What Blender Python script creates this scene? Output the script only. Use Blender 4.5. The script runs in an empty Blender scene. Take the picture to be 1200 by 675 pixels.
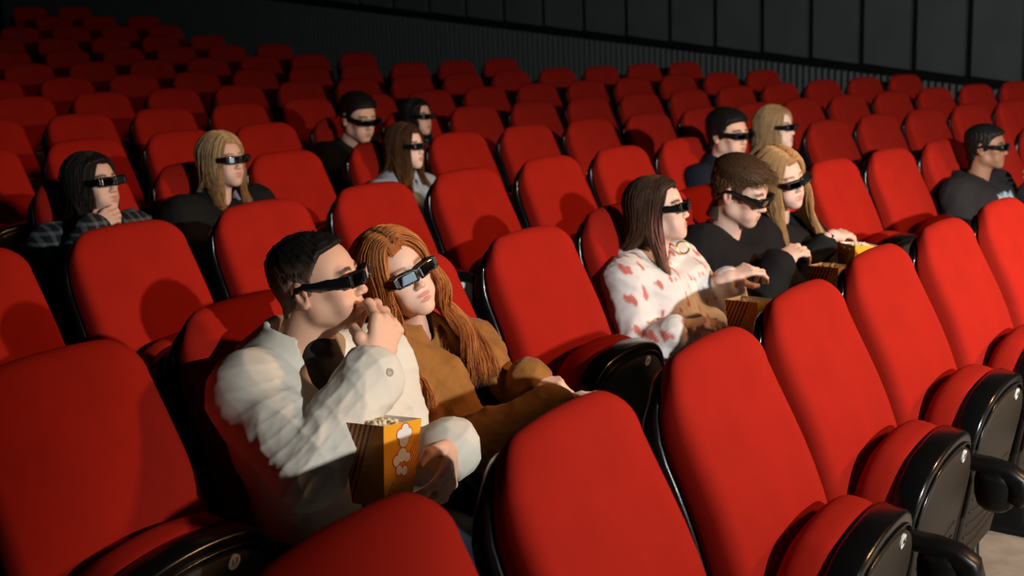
import bpy, bmesh, math, random
import numpy as np
from mathutils import Vector, Matrix, noise as mnoise
random.seed(7); rng = np.random.default_rng(7)
SC = bpy.context.scene
COL = SC.collection
PI = math.pi

# ------------------------------------------------------------------ materials
MATS = {}
def mat(name, base, rough=0.6, metal=0.0, spec=0.5, sheen=0.0, bump=None, mix=None, tint=False, coat=0.0, emit=None, ior=None):
    """Principled material.  mix=(colour2, scale, amount, stretch) adds a noise mottling; bump=(scale, strength, distance)."""
    m = bpy.data.materials.new(name); m.use_nodes = True
    nt = m.node_tree; N = nt.nodes; L = nt.links
    b = N['Principled BSDF']
    b.inputs['Base Color'].default_value = (*base, 1); b.inputs['Roughness'].default_value = rough
    b.inputs['Metallic'].default_value = metal; b.inputs['Specular IOR Level'].default_value = spec
    if ior: b.inputs['IOR'].default_value = ior
    if sheen:
        b.inputs['Sheen Weight'].default_value = sheen; b.inputs['Sheen Roughness'].default_value = 0.4
        b.inputs['Sheen Tint'].default_value = (*[min(1, c * 1.6 + 0.02) for c in base], 1)
    if coat: b.inputs['Coat Weight'].default_value = coat
    if emit:
        b.inputs['Emission Color'].default_value = (*emit[0], 1); b.inputs['Emission Strength'].default_value = emit[1]
    tc = N.new('ShaderNodeTexCoord')
    src = None
    if mix:
        c2, sc, amt, st = mix
        mp = N.new('ShaderNodeMapping'); mp.inputs['Scale'].default_value = st
        L.new(tc.outputs['Object'], mp.inputs['Vector'])
        nz = N.new('ShaderNodeTexNoise'); nz.inputs['Scale'].default_value = sc; nz.inputs['Detail'].default_value = 5
        L.new(mp.outputs['Vector'], nz.inputs['Vector'])
        rp = N.new('ShaderNodeMapRange'); rp.inputs['From Min'].default_value = 0.35; rp.inputs['From Max'].default_value = 0.65
        rp.inputs['To Max'].default_value = amt
        L.new(nz.outputs['Fac'], rp.inputs['Value'])
        mx = N.new('ShaderNodeMix'); mx.data_type = 'RGBA'
        mx.inputs[6].default_value = (*base, 1); mx.inputs[7].default_value = (*c2, 1)
        L.new(rp.outputs['Result'], mx.inputs[0]); src = mx.outputs[2]
    if tint:
        at = N.new('ShaderNodeVertexColor'); at.layer_name = 'Col'
        if src is None: src = at.outputs['Color']
        else:
            ml = N.new('ShaderNodeMix'); ml.data_type = 'RGBA'; ml.blend_type = 'MULTIPLY'; ml.inputs[0].default_value = 1
            L.new(src, ml.inputs[6]); L.new(at.outputs['Color'], ml.inputs[7]); src = ml.outputs[2]
    if src is not None: L.new(src, b.inputs['Base Color'])
    if bump:
        sc, st, di = bump[:3]; stretch = bump[3] if len(bump) > 3 else (1, 1, 1)
        mp = N.new('ShaderNodeMapping'); mp.inputs['Scale'].default_value = stretch
        L.new(tc.outputs['Object'], mp.inputs['Vector'])
        nz = N.new('ShaderNodeTexNoise'); nz.inputs['Scale'].default_value = sc; nz.inputs['Detail'].default_value = 4
        L.new(mp.outputs['Vector'], nz.inputs['Vector'])
        bp = N.new('ShaderNodeBump'); bp.inputs['Strength'].default_value = st; bp.inputs['Distance'].default_value = di
        L.new(nz.outputs['Fac'], bp.inputs['Height']); L.new(bp.outputs['Normal'], b.inputs['Normal'])
    MATS[name] = m
    return m

# ------------------------------------------------------------------ mesh helpers
class MB:
    """Collects vertices and faces; build() links them as ONE mesh object."""
    def __init__(s): s.v = []; s.f = []; s.mi = []
    def add(s, vs, fs, mi=0):
        o = len(s.v); s.v += [tuple(v) for v in vs]; s.f += [tuple(i + o for i in f) for f in fs]; s.mi += [mi] * len(fs)
    def loft(s, rings, cap=True, closed=True, mi=0):
        n = len(rings[0]); vs = [p for r in rings for p in r]; fs = []
        for a in range(len(rings) - 1):
            for i in range(n if closed else n - 1):
                j = (i + 1) % n
                fs.append((a * n + i, a * n + j, (a + 1) * n + j, (a + 1) * n + i))
        if cap:
            fs.append(tuple(range(n - 1, -1, -1))); b = (len(rings) - 1) * n
            fs.append(tuple(range(b, b + n)))
        s.add(vs, fs, mi)
    def tube(s, pts, r, n=8, mi=0, flat=1.0, up=None):
        pts = [Vector(p) for p in pts]; rings = []
        prev = None
        for i, p in enumerate(pts):
            t = (pts[min(i + 1, len(pts) - 1)] - pts[max(i - 1, 0)]).normalized()
            ref = Vector(up) if up else (prev if prev else (Vector((0, 0, 1)) if abs(t.z) < .9 else Vector((1, 0, 0))))
            a = (ref - t * ref.dot(t)); a = a.normalized() if a.length > 1e-6 else t.orthogonal().normalized()
            b = t.cross(a); prev = a
            rr = r[i] if hasattr(r, '__len__') else r
            rings.append([tuple(p + a * (math.cos(2 * PI * k / n) * rr * flat) + b * (math.sin(2 * PI * k / n) * rr)) for k in range(n)])
        s.loft(rings, mi=mi)
    def box(s, c, d, mi=0, R=None):
        vs = []
        for x in (-.5, .5):
            for y in (-.5, .5):
                for z in (-.5, .5):
                    v = Vector((x * d[0], y * d[1], z * d[2]))
                    if R is not None: v = R @ v
                    vs.append(tuple(v + Vector(c)))
        s.add(vs, [(0, 1, 3, 2), (4, 6, 7, 5), (0, 4, 5, 1), (2, 3, 7, 6), (0, 2, 6, 4), (1, 5, 7, 3)], mi)
    def mesh(s, name, mats, smooth=True):
        me = bpy.data.meshes.new(name); me.from_pydata(s.v, [], s.f); me.update()
        for m in (mats if isinstance(mats, (list, tuple)) else [mats]): me.materials.append(m)
        if len(set(s.mi)) > 1: me.polygons.foreach_set('material_index', s.mi)
        bm = bmesh.new(); bm.from_mesh(me); bmesh.ops.recalc_face_normals(bm, faces=bm.faces); bm.to_mesh(me); bm.free()
        if smooth: me.polygons.foreach_set('use_smooth', [True] * len(me.polygons))
        return me
    def build(s, name, mats, parent=None, smooth=True, bevel=0, subsurf=0, autosm=None):
        o = link(name, s.mesh(name, mats, smooth), parent)
        if bevel:
            md = o.modifiers.new('b', 'BEVEL'); md.width = bevel; md.segments = 2; md.limit_method = 'ANGLE'; md.angle_limit = .6
            md.harden_normals = False
        if subsurf:
            md = o.modifiers.new('s', 'SUBSURF'); md.levels = md.render_levels = subsurf
        return o
def link(name, me, parent=None):
    o = bpy.data.objects.new(name, me); COL.objects.link(o)
    if parent: o.parent = parent
    return o
def tag(o, label, cat, group=None, kind=None):
    o['label'] = label; o['category'] = cat
    if group: o['group'] = group
    if kind: o['kind'] = kind
    return o
def struct(o): o['kind'] = 'structure'; return o
def empty(name, loc=(0, 0, 0), rz=0.0):
    o = bpy.data.objects.new(name, None); COL.objects.link(o); o.location = loc; o.rotation_euler = (0, 0, rz)
    o.empty_display_size = .1
    return o
def copy_tree(o, parent=None, mats=None):
    c = o.copy(); COL.objects.link(c); c.parent = parent
    for ch in o.children: copy_tree(ch, c)
    return c
def superellipse(w, d, n=24, p=3.0, cx=0, cy=0):
    out = []
    for k in range(n):
        a = 2 * PI * (k + .5) / n; c, s_ = math.cos(a), math.sin(a)
        out.append((cx + w * math.copysign(abs(c) ** (2 / p), c), cy + d * math.copysign(abs(s_) ** (2 / p), s_)))
    return out

# ------------------------------------------------------------------ hall geometry
KS = 0.982                     # hall scale
TOP = 1.06                     # height of a seat back above its own row
P = 0.56 * KS                  # seat pitch
RAD = KS / 0.0518              # radius of the first curved row, centred on the screen side
DEP = 1.0037 * KS              # row spacing
OFF = [0.6433, 1.3421, 2.337, 4.5297, 6.0208, 7.407, 8.1053, 10.039, 11.829, 12.8041, 15.0, 16.6, 18.6, 20.4]
def row_z(i): return (i * 0.0352 + i * i * 0.0051) * KS
def seat_frame(i, j):
    R = RAD + i * DEP; a = (j + OFF[i]) * P / R
    return Vector((R * math.sin(a), -RAD + R * math.cos(a), row_z(i))), a
# ------------------------------------------------------------------ materials of the hall
M_red = mat('red_velour', (.36, .0140, .0070), .9, spec=.08, sheen=.05, bump=(420, .25, .002), mix=((.31, .012, .006), 9, .7, (1, 1, 1)))
M_blk = mat('black_plastic', (.004, .004, .0042), .22, spec=.4, bump=(300, .08, .001))
M_blk2 = mat('black_matte_plastic', (.004, .004, .0042), .38, spec=.3)
M_pan = mat('brown_grey_panel', (.026, .022, .017), .55, spec=.3, bump=(420, .6, .002), mix=((.017, .0145, .0115), 120, .8, (1, 3, 3)))
M_tag = mat('white_plate', (.8, .8, .77), .4)
M_ink = mat('dark_ink', (.02, .02, .02), .6)
M_floor = mat('concrete', (.33, .29, .24), .8, spec=.2, bump=(60, .2, .004), mix=((.25, .22, .18), 14, .8, (1, 1, 1)))
M_carpet = mat('dark_carpet', (.012, .011, .011), .95, spec=.1, bump=(500, .3, .003))
M_wall = mat('dark_wall_panel', (.060, .067, .070), .9, spec=.1, bump=(150, .15, .002), mix=((.050, .056, .059), 3, .8, (1, 1, 1)))
M_wain = mat('grey_ribbed_cladding', (.085, .10, .10), .8, spec=.2)
M_ceil = mat('black_ceiling', (.012, .012, .012), .95, spec=.1)
M_dark = mat('dark_gap', (.004, .004, .004), .9, spec=.1)

# ------------------------------------------------------------------ one cinema seat
def bevel_slab(outline, d0, d1, bev, axis_fn, mb, mi=0, n=3):
    """A slab whose outline (2D list) is offset inwards near both faces: rounded edges. axis_fn(u, v, w) -> point."""
    def inset(o, t):
        cx = sum(p[0] for p in o) / len(o); cy = sum(p[1] for p in o) / len(o)
        k = len(o); out = []
        for i in range(k):
            a = o[i - 1]; b = o[(i + 1) % k]; tx, ty = b[0] - a[0], b[1] - a[1]; l = math.hypot(tx, ty) or 1
            nx, ny = -ty / l, tx / l
            out.append((o[i][0] + nx * t, o[i][1] + ny * t))
        return out
    rings = []
    for k in range(n + 1):
        a = PI / 2 * k / n
        rings.append([axis_fn(u, v, d0 + bev * (1 - math.sin(a))) for u, v in inset(outline, bev * (1 - math.cos(a)))] if False else
                     [axis_fn(u, v, d0 + bev * (1 - math.cos(a))) for u, v in inset(outline, bev * (1 - math.sin(a)))])
    for k in range(n + 1):
        a = PI / 2 * k / n
        rings.append([axis_fn(u, v, d1 - bev * (1 - math.cos(PI / 2 - a))) for u, v in inset(outline, bev * (1 - math.sin(PI / 2 - a)))])
    mb.loft(rings, mi=mi)

def back_y(z):                  # front surface of the backrest, top at y=0, running forward (negative y) towards the base
    t = (1.04 - z)
    return -0.02 * min(t / .06, 1) * 0 - 0.33 * t - .035 * math.sin(min(max((t - .12) / .55, 0), 1) * PI) + .018 * max(0, 1 - t / .07) ** 2
def half_w(z, top, w_top=.252, w_mid=.274, r=.095):
    t = top - z
    w = w_top + (w_mid - w_top) * min(max(t / .40, 0), 1) ** .8
    if t < r: w = w - r + math.sqrt(max(r * r - (r - t) ** 2, 0)) * 1.0
    return w
def arch(u): return -.45 * u * u      # the top edge is gently arched

def back_outline(top, w_top, w_mid, w_bot, r, bot, arch):
    """Half-symmetrical outline, counter-clockwise from the lower right corner: (x, z)."""
    right = []
    for k in range(12):
        z = bot + (top - r - bot) * k / 12; t = (z - bot) / (top - bot)
        right.append((w_bot + (w_mid - w_bot) * min(t / .45, 1) if t < .45 else w_mid + (w_top - w_mid) * ((t - .45) / .55) ** 1.3, z))
    for k in range(9):
        a = PI / 2 * k / 8; right.append((w_top - r + r * math.cos(a), top - r + r * math.sin(a)))
    topm = [((w_top - r) * (1 - 2 * k / 8), top) for k in range(1, 8)]
    pts = right + topm + [(-x, z) for x, z in right[::-1]]
    pts += [(-w_bot + 2 * w_bot * k / 8, bot) for k in range(1, 8)]
    return [(x, z - arch * (x / w_top) ** 2 * max(0, (z - bot) / (top - bot)) ** 3) for x, z in pts]
def cushion(mb, outline, w_front, w_back, bev, surf, crown=0.0, n=5, cz=.75):
    def inset(o, t):
        k = len(o); out = []
        for i in range(k):
            p = o[i - 1]; q = o[(i + 1) % k]; tx, ty = q[0] - p[0], q[1] - p[1]; l = math.hypot(tx, ty) or 1
            out.append((o[i][0] - ty / l * t, o[i][1] + tx / l * t))
        return out
    rings = []
    def put(o, w, c): rings.append([surf(u, v, w - c) for u, v in o])
    base = inset(outline, bev)
    for s_ in (.15, .4, .65, .85, .96):           # front face, from the middle outwards
        put([(u * s_, cz + (v - cz) * s_) for u, v in base], w_front, crown * (1 - s_ ** 2.2) )
    for k in range(n + 1):
        a = PI / 2 * k / n; put(inset(outline, bev * (1 - math.sin(a))), w_front + bev * (1 - math.cos(a)), 0)
    b2 = bev * .5
    for k in range(n + 1):
        a = PI / 2 * k / n; put(inset(outline, b2 * (1 - math.cos(a))), w_back - b2 * (1 - math.sin(a)), 0)
    mb.loft(rings)
def surf_back(x, z, w):
    t = min(max((1.06 - z) / .26, 0), 1); k = .42 + .58 * t * t * (3 - 2 * t)
    return (x, back_y(z) + w * k, z - w * .40 * (1 - t))
def make_backrest():
    mb = MB(); cushion(mb, back_outline(1.052, .238, .254, .25, .098, .22, .016), 0.0, .098, .040, surf_back, .022, cz=.72); return mb.mesh('backrest', M_red)
def make_shell():
    mb = MB(); cushion(mb, back_outline(1.046, .243, .261, .256, .10, .30, .016), .094, .146, .014, surf_back, 0, n=3, cz=.7); return mb.mesh('back_shell', M_blk)
# pan: u across, v from the hinge to the front edge, w thickness (0 underside .. up)
PL = .56
def pan_outline(w, l, r, a):
    pts = []
    for k in range(9):                                   # rounded front corners with an arched front edge
        t = PI / 2 * k / 8; pts.append((w - r + r * math.cos(t), l - r + r * math.sin(t)))
    for k in range(1, 8): x = (w - r) * (1 - 2 * k / 8); pts.append((x, l))
    for k in range(9):
        t = PI / 2 + PI / 2 * k / 8; pts.append((-w + r + r * math.cos(t), l - r + r * math.sin(t)))
    for k in range(1, 7): pts.append((-w + .03 * k / 6, l - r - (l - r) * k / 6))
    for k in range(1, 7): pts.append((-w + .03 + (2 * w - .06) * k / 7, 0))
    for k in range(0, 6): pts.append((w - .03 + .03 * k / 6, (l - r) * k / 6))
    return [(u, v - a * (u / w) ** 2 * (v / l) ** 2) for u, v in pts]
def pan_fn(u, v, w): return (u, v, w)
def make_pan_parts():
    c = MB(); bevel_slab(pan_outline(.242, PL, .12, .05), .050, .165, .045, pan_fn, c, n=5)
    s_ = MB(); bevel_slab(pan_outline(.252, PL + .006, .12, .05), .0, .068, .010, pan_fn, s_, n=2)
    # raised lip that frames the underside panel
    lip = [p for p in pan_outline(.236, PL - .022, .115, .048)]
    lipp = [(u, v, -.003) for u, v in lip[1:24]]
    s_.tube(lipp, .0045, 6)
    p = MB(); bevel_slab(pan_outline(.229, PL - .036, .11, .045), -.010, .006, .004, pan_fn, p, n=1)
    for k in range(6):                                   # curved ribs low on the panel
        v0 = .05 + .042 * k
        p.tube([(x, v0 + .05 * (x / .2) ** 2 * .6, -.011) for x in [(-.17 + .34 * q / 10) for q in range(11)]], .0042, 5)
    t = MB(); t.loft([[(.085 + .017 * math.cos(a), (PL - .058) + .017 * math.sin(a), w) for a in [2 * PI * q / 20 for q in range(20)]] for w in (-.014, -.009)])
    return c.mesh('seat_cushion', M_red), s_.mesh('pan_shell', M_blk), p.mesh('underside_panel', M_pan), t.mesh('number_plate', M_tag, False)
def make_arm():
    mb = MB(); rings = []
    path = [(-.02, .515, .020), (-.10, .521, .022), (-.20, .523, .023), (-.32, .523, .025), (-.40, .519, .028), (-.445, .507, .034), (-.474, .485, .042), (-.482, .456, .040), (-.470, .428, .030)]
    for i, (y, z, h) in enumerate(path):
        a = path[max(i - 1, 0)]; b = path[min(i + 1, len(path) - 1)]
        t = Vector((0, b[0] - a[0], b[1] - a[1])).normalized(); nrm = Vector((1, 0, 0)).cross(t)
        rings.append([tuple(Vector((x, y, z)) + nrm * q) for x, q in superellipse(.034, h * .75, 16, 3)])
    mb.loft(rings)
    # round hollow end under the front of the armrest
    prof = [(.050, .0), (.056, -.03), (.055, -.07), (.046, -.10), (.028, -.115), (.008, -.12)]
    mb.loft([[(r * .72 * math.cos(a), -.415 + r * math.sin(a), .508 + z) for a in [2 * PI * q / 18 for q in range(18)]] for r, z in prof])
    return mb.mesh('armrest', M_blk2)
ZF = 1.04 - 1.06 * 1.125 / KS
def make_support():
    mb = MB(); rings = []
    for z, y0, y1, w in ((ZF, -.30, .16, .040), (ZF + .03, -.30, .16, .040), (ZF + .05, -.24, .10, .024), (.30, -.22, .04, .022), (.42, -.27, -.02, .022), (.490, -.30, .02, .022), (.508, -.30, .02, .020)):
        rings.append([(x, (y0 + y1) / 2 + y, z) for x, y in superellipse(w, (y1 - y0) / 2, 16, 5)])
    mb.loft(rings); return mb.mesh('side_support', M_blk2)
SK = KS / 1.125
def zz(z): return TOP + (z - 1.04) * SK
ME_back, ME_shell, ME_arm, ME_sup = make_backrest(), make_shell(), make_arm(), make_support()
for me in (ME_back, ME_shell, ME_arm, ME_sup):
    for v in me.vertices: v.co = (v.co.x * SK, v.co.y * SK, zz(v.co.z))
ME_cush, ME_pansh, ME_panel, ME_plate = make_pan_parts()
FOLD = Matrix(((1, 0, 0), (0, 1, 0), (0, 0, 1)))
def pan_matrix(folded):
    if folded:   # v runs up, leaning forward a little; underside (w=0) faces forward
        a = math.radians(80); o = Vector((0, -.287, .121))
        v = Vector((0, -math.cos(a), math.sin(a))); w = Vector((0, math.sin(a), math.cos(a)))
    else:
        a = math.radians(6); o = Vector((0, -.15, .175)); v = Vector((0, -math.cos(a), math.sin(a))); w = Vector((0, math.sin(a), math.cos(a)))
    u = Vector((1, 0, 0))
    return Matrix(((u.x * SK, v.x * SK, w.x * SK, o.x * SK), (u.y * SK, v.y * SK, w.y * SK, o.y * SK), (u.z * SK, v.z * SK, w.z * SK, zz(o.z)), (0, 0, 0, 1)))
def number_text(parent, txt):
    cu = bpy.data.curves.new('number', 'FONT'); cu.body = txt; cu.size = .021; cu.align_x = 'CENTER'; cu.align_y = 'CENTER'; cu.extrude = .0004
    cu.materials.append(M_ink)
    tmp = bpy.data.objects.new('tmp', cu); COL.objects.link(tmp); bpy.context.view_layer.update()
    me = bpy.data.meshes.new_from_object(tmp.evaluated_get(bpy.context.evaluated_depsgraph_get()))
    bpy.data.objects.remove(tmp); bpy.data.curves.remove(cu)
    o = link('number', me, parent)
    # text faces the underside normal (-w); its up is +v
    o.matrix_local = Matrix(((1, 0, 0, .085), (0, 1, 0, (PL - .058)), (0, 0, -1, -.0146), (0, 0, 0, 1)))
    return o
def make_seat(i, j, label, folded=True, number=None, full=True, left_arm=False, dj=0.0, yaw=0.0, lean=0.0):
    c, a = seat_frame(i, j + dj)
    df = DF.get((i, j), 0); c = c + Vector((-math.sin(a), -math.cos(a), 0)) * df * SK
    r = empty('cinema_chair', c, -a + yaw)
    tag(r, label, 'seat', 'red cinema seats in curved rows')
    b = link('backrest', ME_back, r); s_ = link('back_shell', ME_shell, r)
    if lean:
        for q in (b, s_): q.matrix_local = Matrix.Translation((0, -.2, .45)) @ Matrix.Rotation(lean, 4, 'X') @ Matrix.Translation((0, .2, -.45))
    pc = link('seat_pan', ME_pansh, r); pc.matrix_local = pan_matrix(folded)
    link('seat_cushion', ME_cush, pc)
    if full:
        link('underside_panel', ME_panel, pc)
        if folded:
            pl = link('number_plate', ME_plate, pc)
            if number: number_text(pc, number)
    for sx in ((-1, 1) if left_arm else (1,)):
        ar = link('armrest', ME_arm, r); ar.location = (sx * P / 2, 0, 0)
        su = link('side_support', ME_sup, r); su.location = (sx * P / 2, 0, 0)
    return r
ORD = ['first', 'second', 'third', 'fourth', 'fifth', 'sixth', 'seventh', 'eighth', 'ninth', 'tenth', 'eleventh', 'twelfth', 'thirteenth', 'fourteenth', 'fifteenth', 'sixteenth', 'seventeenth', 'eighteenth']
ROWS = {0: (0, 7), 1: (0, 11), 2: (0, 13), 3: (0, 15), 4: (-1, 14), 5: (-1, 12), 6: (0, 12), 7: (-1, 8), 8: (-2, 5), 9: (-1, 4), 10: (-2, 2), 11: (-2, 1), 12: (-2, 0), 13: (-3, -2)}
DJ = {(2, 4): -.02, (2, 6): -.02, (2, 7): -.05, (2, 8): .22, (2, 9): .5, (2, 10): .5, (2, 11): .5, (2, 12): .5, (2, 13): .5,
      (3, 2): -.1, (0, 0): .05, (0, 1): .01, (0, 2): -.04, (0, 3): -.06, (0, 4): -.04, (0, 5): -.04, (0, 6): -.04, (0, 7): -.04, (1, 0): .02, (1, 3): -.05, (1, 7): -.02}
DF = {(0, 1): .02, (0, 2): .046, (0, 3): .022, (1, 0): .03, (1, 3): .055}
TWEAK = {}
OCC = {(1, 1): 'the man in the cream jacket', (1, 2): 'the red-haired woman in the brown jacket', (1, 4): 'the woman in the white hoodie',
       (1, 5): 'the brown-haired man reaching for popcorn', (1, 6): 'the blonde woman wearing a watch', (1, 9): 'the person in the dark printed hoodie',
       (2, 7): 'the dark-haired man in navy', (2, 8): 'the fair-haired woman in the third row', (3, 0): 'the woman in the dark plaid jacket', (3, 1): 'the blonde woman in the black jacket',
       (3, 3): 'the girl in the pale blue top', (4, 3): 'the man in black', (4, 4): 'the woman with the black and white collar'}
SPECIAL = {(0, 0): 'empty red cinema seat cut off at the bottom edge, in front of the couple', (0, 1): 'large empty red cinema seat in the front row, below the brown jacket sleeve',
           (0, 2): 'empty red cinema seat in front of the white hoodie', (1, 0): 'large empty red cinema seat beside the man in cream, plate 17 on its raised pan',
           (1, 3): 'empty red cinema seat between the red-haired woman and the white hoodie'}
seats = {}
for i, (j0, j1) in ROWS.items():
    n = j1 - j0 + 1
    for j in range(j0, j1 + 1):
        occ = OCC.get((i, j)); k = j - j0
        where = f'the {ORD[k]} from the left in the {ORD[i]} row from the front'
        if occ: lab = f'red cinema seat with {occ} sitting in it'
        elif (i, j) in SPECIAL: lab = SPECIAL[(i, j)]
        else: lab = f'empty red cinema seat, {where}'
        num = str(round(18.4 - (j + OFF[i]))) if i < 2 and not occ and 18.4 - (j + OFF[i]) > .6 else None
        seats[i, j] = make_seat(i, j, lab, folded=not occ, number=num, full=i < 3, left_arm=(j == j0), dj=DJ.get((i, j), 0), **TWEAK.get((i, j), {}))

# ------------------------------------------------------------------ room shell
def arc_pts(R, a0, a1, n): return [(R * math.sin(a0 + (a1 - a0) * k / n), -RAD + R * math.cos(a0 + (a1 - a0) * k / n)) for k in range(n + 1)]
XW = 11.8; XL = -8.0; YB = 15.5; YF = -17.0; ZC = 6.0
fl = MB()
fl.add([(XL, YF, 0), (XW, YF, 0), (XW, YB, 0), (XL, YB, 0)], [(0, 1, 2, 3)])
struct(fl.build('floor', M_floor, smooth=False))
for i in range(1, 14):                         # stepped terraces: each row stands on its own riser
    R0 = RAD + i * DEP - .55; R1 = RAD + 14 * DEP if i == 13 else R0 + DEP
    A = arc_pts(R0, -.30, .62, 40); B = arc_pts(R1, -.30, .62, 40); z = row_z(i); m = MB(); n = len(A)
    vs = [(x, y, z) for x, y in A] + [(x, y, z) for x, y in B] + [(x, y, -.05) for x, y in A] + [(x, y, -.05) for x, y in B]
    fs = []
    for k in range(n - 1):
        fs += [(k, k + 1, n + k + 1, n + k), (2 * n + k, 2 * n + k + 1, k + 1, k), (n + k, n + k + 1, 3 * n + k + 1, 3 * n + k)]
    fs += [(0, n, 3 * n, 2 * n), (n - 1, 2 * n - 1, 4 * n - 1, 3 * n - 1)]
    m.add(vs, fs); o = m.build('floor_step', M_carpet, smooth=False); struct(o)
def wall_box(name, x0, x1, y0, y1, z0, z1, m):
    b = MB(); b.box(((x0 + x1) / 2, (y0 + y1) / 2, (z0 + z1) / 2), (x1 - x0, y1 - y0, z1 - z0)); return struct(b.build(name, m, smooth=False))
wall_box('wall_right', XW, XW + .2, YF, YB, 0, ZC, M_dark)
wall_box('wall_left', XL - .2, XL, YF, YB, 0, ZC, M_ceil)
wall_box('wall_back', XL, XW, YB, YB + .2, 0, ZC, M_ceil)
wall_box('wall_front', XL, XW, YF - .2, YF, 0, ZC, M_ceil)
wall_box('ceiling', XL, XW, YF, YB, ZC, ZC + .2, M_ceil)
# right wall: tall fabric panels above a ribbed cladding whose top edge climbs with the rake
def clad_top(y): return 1.138 + .145 * (y - .48)
pp = .515; y = -2.6
pan = MB(); rib = MB()
while y < 14.8:
    z0 = clad_top(y); z1 = clad_top(y + pp)
    for (ya, yb, d) in ((y + .012, y + pp - .03, .05),):
        vs = [(XW, ya, z0), (XW - d, ya + .015, z0), (XW - d, yb - .015, z1), (XW, yb, z1)]
        pan.loft([[(vx, vy, vz) for vx, vy, vz in vs], [(vx, vy, ZC - .02) for vx, vy, vz in vs]])
    y += pp
struct(pan.build('trim_1', M_wall, smooth=False))
y = -2.6
while y < 14.8:
    zt = clad_top(y) - .09
    rib.box((XW - .02, y + .028, zt / 2), (.04, .038, zt)); y += .066
struct(rib.build('trim_2', M_wain, smooth=False))
# cinema screen on the front wall, out of frame in front of the audience
M_scr = mat('lit_screen', (.8, .8, .8), .9, emit=((.80, .92, 1.0), .65))
sm = MB(); sm.box((2.0, YF + .06, 2.6), (13.5, .06, 5.2)); so = sm.build('cinema_screen', M_scr, smooth=False)
tag(so, 'wide glowing cinema screen on the front wall facing the seats', 'screen')

# ------------------------------------------------------------------ lights and camera
def spot(name, loc, target, energy, size_deg, blend, radius, color=(1, 1, 1)):
    l = bpy.data.lights.new(name, 'SPOT'); l.energy = energy; l.spot_size = math.radians(size_deg); l.spot_blend = blend; l.shadow_soft_size = radius; l.color = color
    o = bpy.data.objects.new(name, l); COL.objects.link(o); o.location = loc
    o.rotation_euler = (Vector(target) - Vector(loc)).to_track_quat('-Z', 'Y').to_euler(); return o
LP = Vector((.55, -3.25, 2.2))
FLASH = .67
def aim(az, el): return LP + Vector((math.sin(az) * math.cos(el), math.cos(az) * math.cos(el), math.sin(el)))
for nm, az, el, hs, I, bl in (('flash_left', .707, .30, .946, 44, .64), ('flash_right', 1.999, -.207, 1.475, 261, .99), ('flash_low', .623, -.776, .74, 46, .35)):
    spot(nm, LP, aim(az, el), I * 4 * PI * FLASH, math.degrees(2 * hs), bl, .03, (1, .97, .92))
spot('warm_fill', (4.6, -4.2, 3.0), (2.8, 1.4, .8), 760, 66, 1.0, .25, (1, .50, .22))  # added warm fill that lifts the shadows behind the front seats; no fixture
def point(name, loc, e, r, color=(1, 1, 1)):
    l = bpy.data.lights.new(name, 'POINT'); l.energy = e; l.shadow_soft_size = r; l.color = color
    o = bpy.data.objects.new(name, l); COL.objects.link(o); o.location = loc; return o
w = bpy.data.worlds.new('World'); SC.world = w; w.use_nodes = True
w.node_tree.nodes['Background'].inputs[0].default_value = (.01, .01, .011, 1)
cam = bpy.data.cameras.new('Camera'); cam.sensor_width = 36; cam.lens = math.exp(7.2423) / 1200 * 36; cam.clip_end = 100
CO = bpy.data.objects.new('Camera', cam); COL.objects.link(CO)
yaw, pitch, roll = 1.0587, -.1961, -.0371
f = Vector((math.sin(yaw) * math.cos(pitch), math.cos(yaw) * math.cos(pitch), math.sin(pitch))); r0 = Vector((math.cos(yaw), -math.sin(yaw), 0)); u0 = r0.cross(f)
rr = r0 * math.cos(roll) + u0 * math.sin(roll); uu = u0 * math.cos(roll) - r0 * math.sin(roll)
CP = Vector((-.7106, -.8541, .5642)) * KS + Vector((0, 0, TOP))
CO.matrix_world = Matrix(((rr.x, uu.x, -f.x, CP.x), (rr.y, uu.y, -f.y, CP.y), (rr.z, uu.z, -f.z, CP.z), (0, 0, 0, 1)))
SC.camera = CO
cam.dof.use_dof = True; cam.dof.focus_distance = 2.65; cam.dof.aperture_fstop = 4.5
vs = SC.view_settings; vs.view_transform = 'Standard'; vs.look = 'None'; vs.exposure = 0; vs.gamma = 1; vs.use_curve_mapping = False
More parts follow.
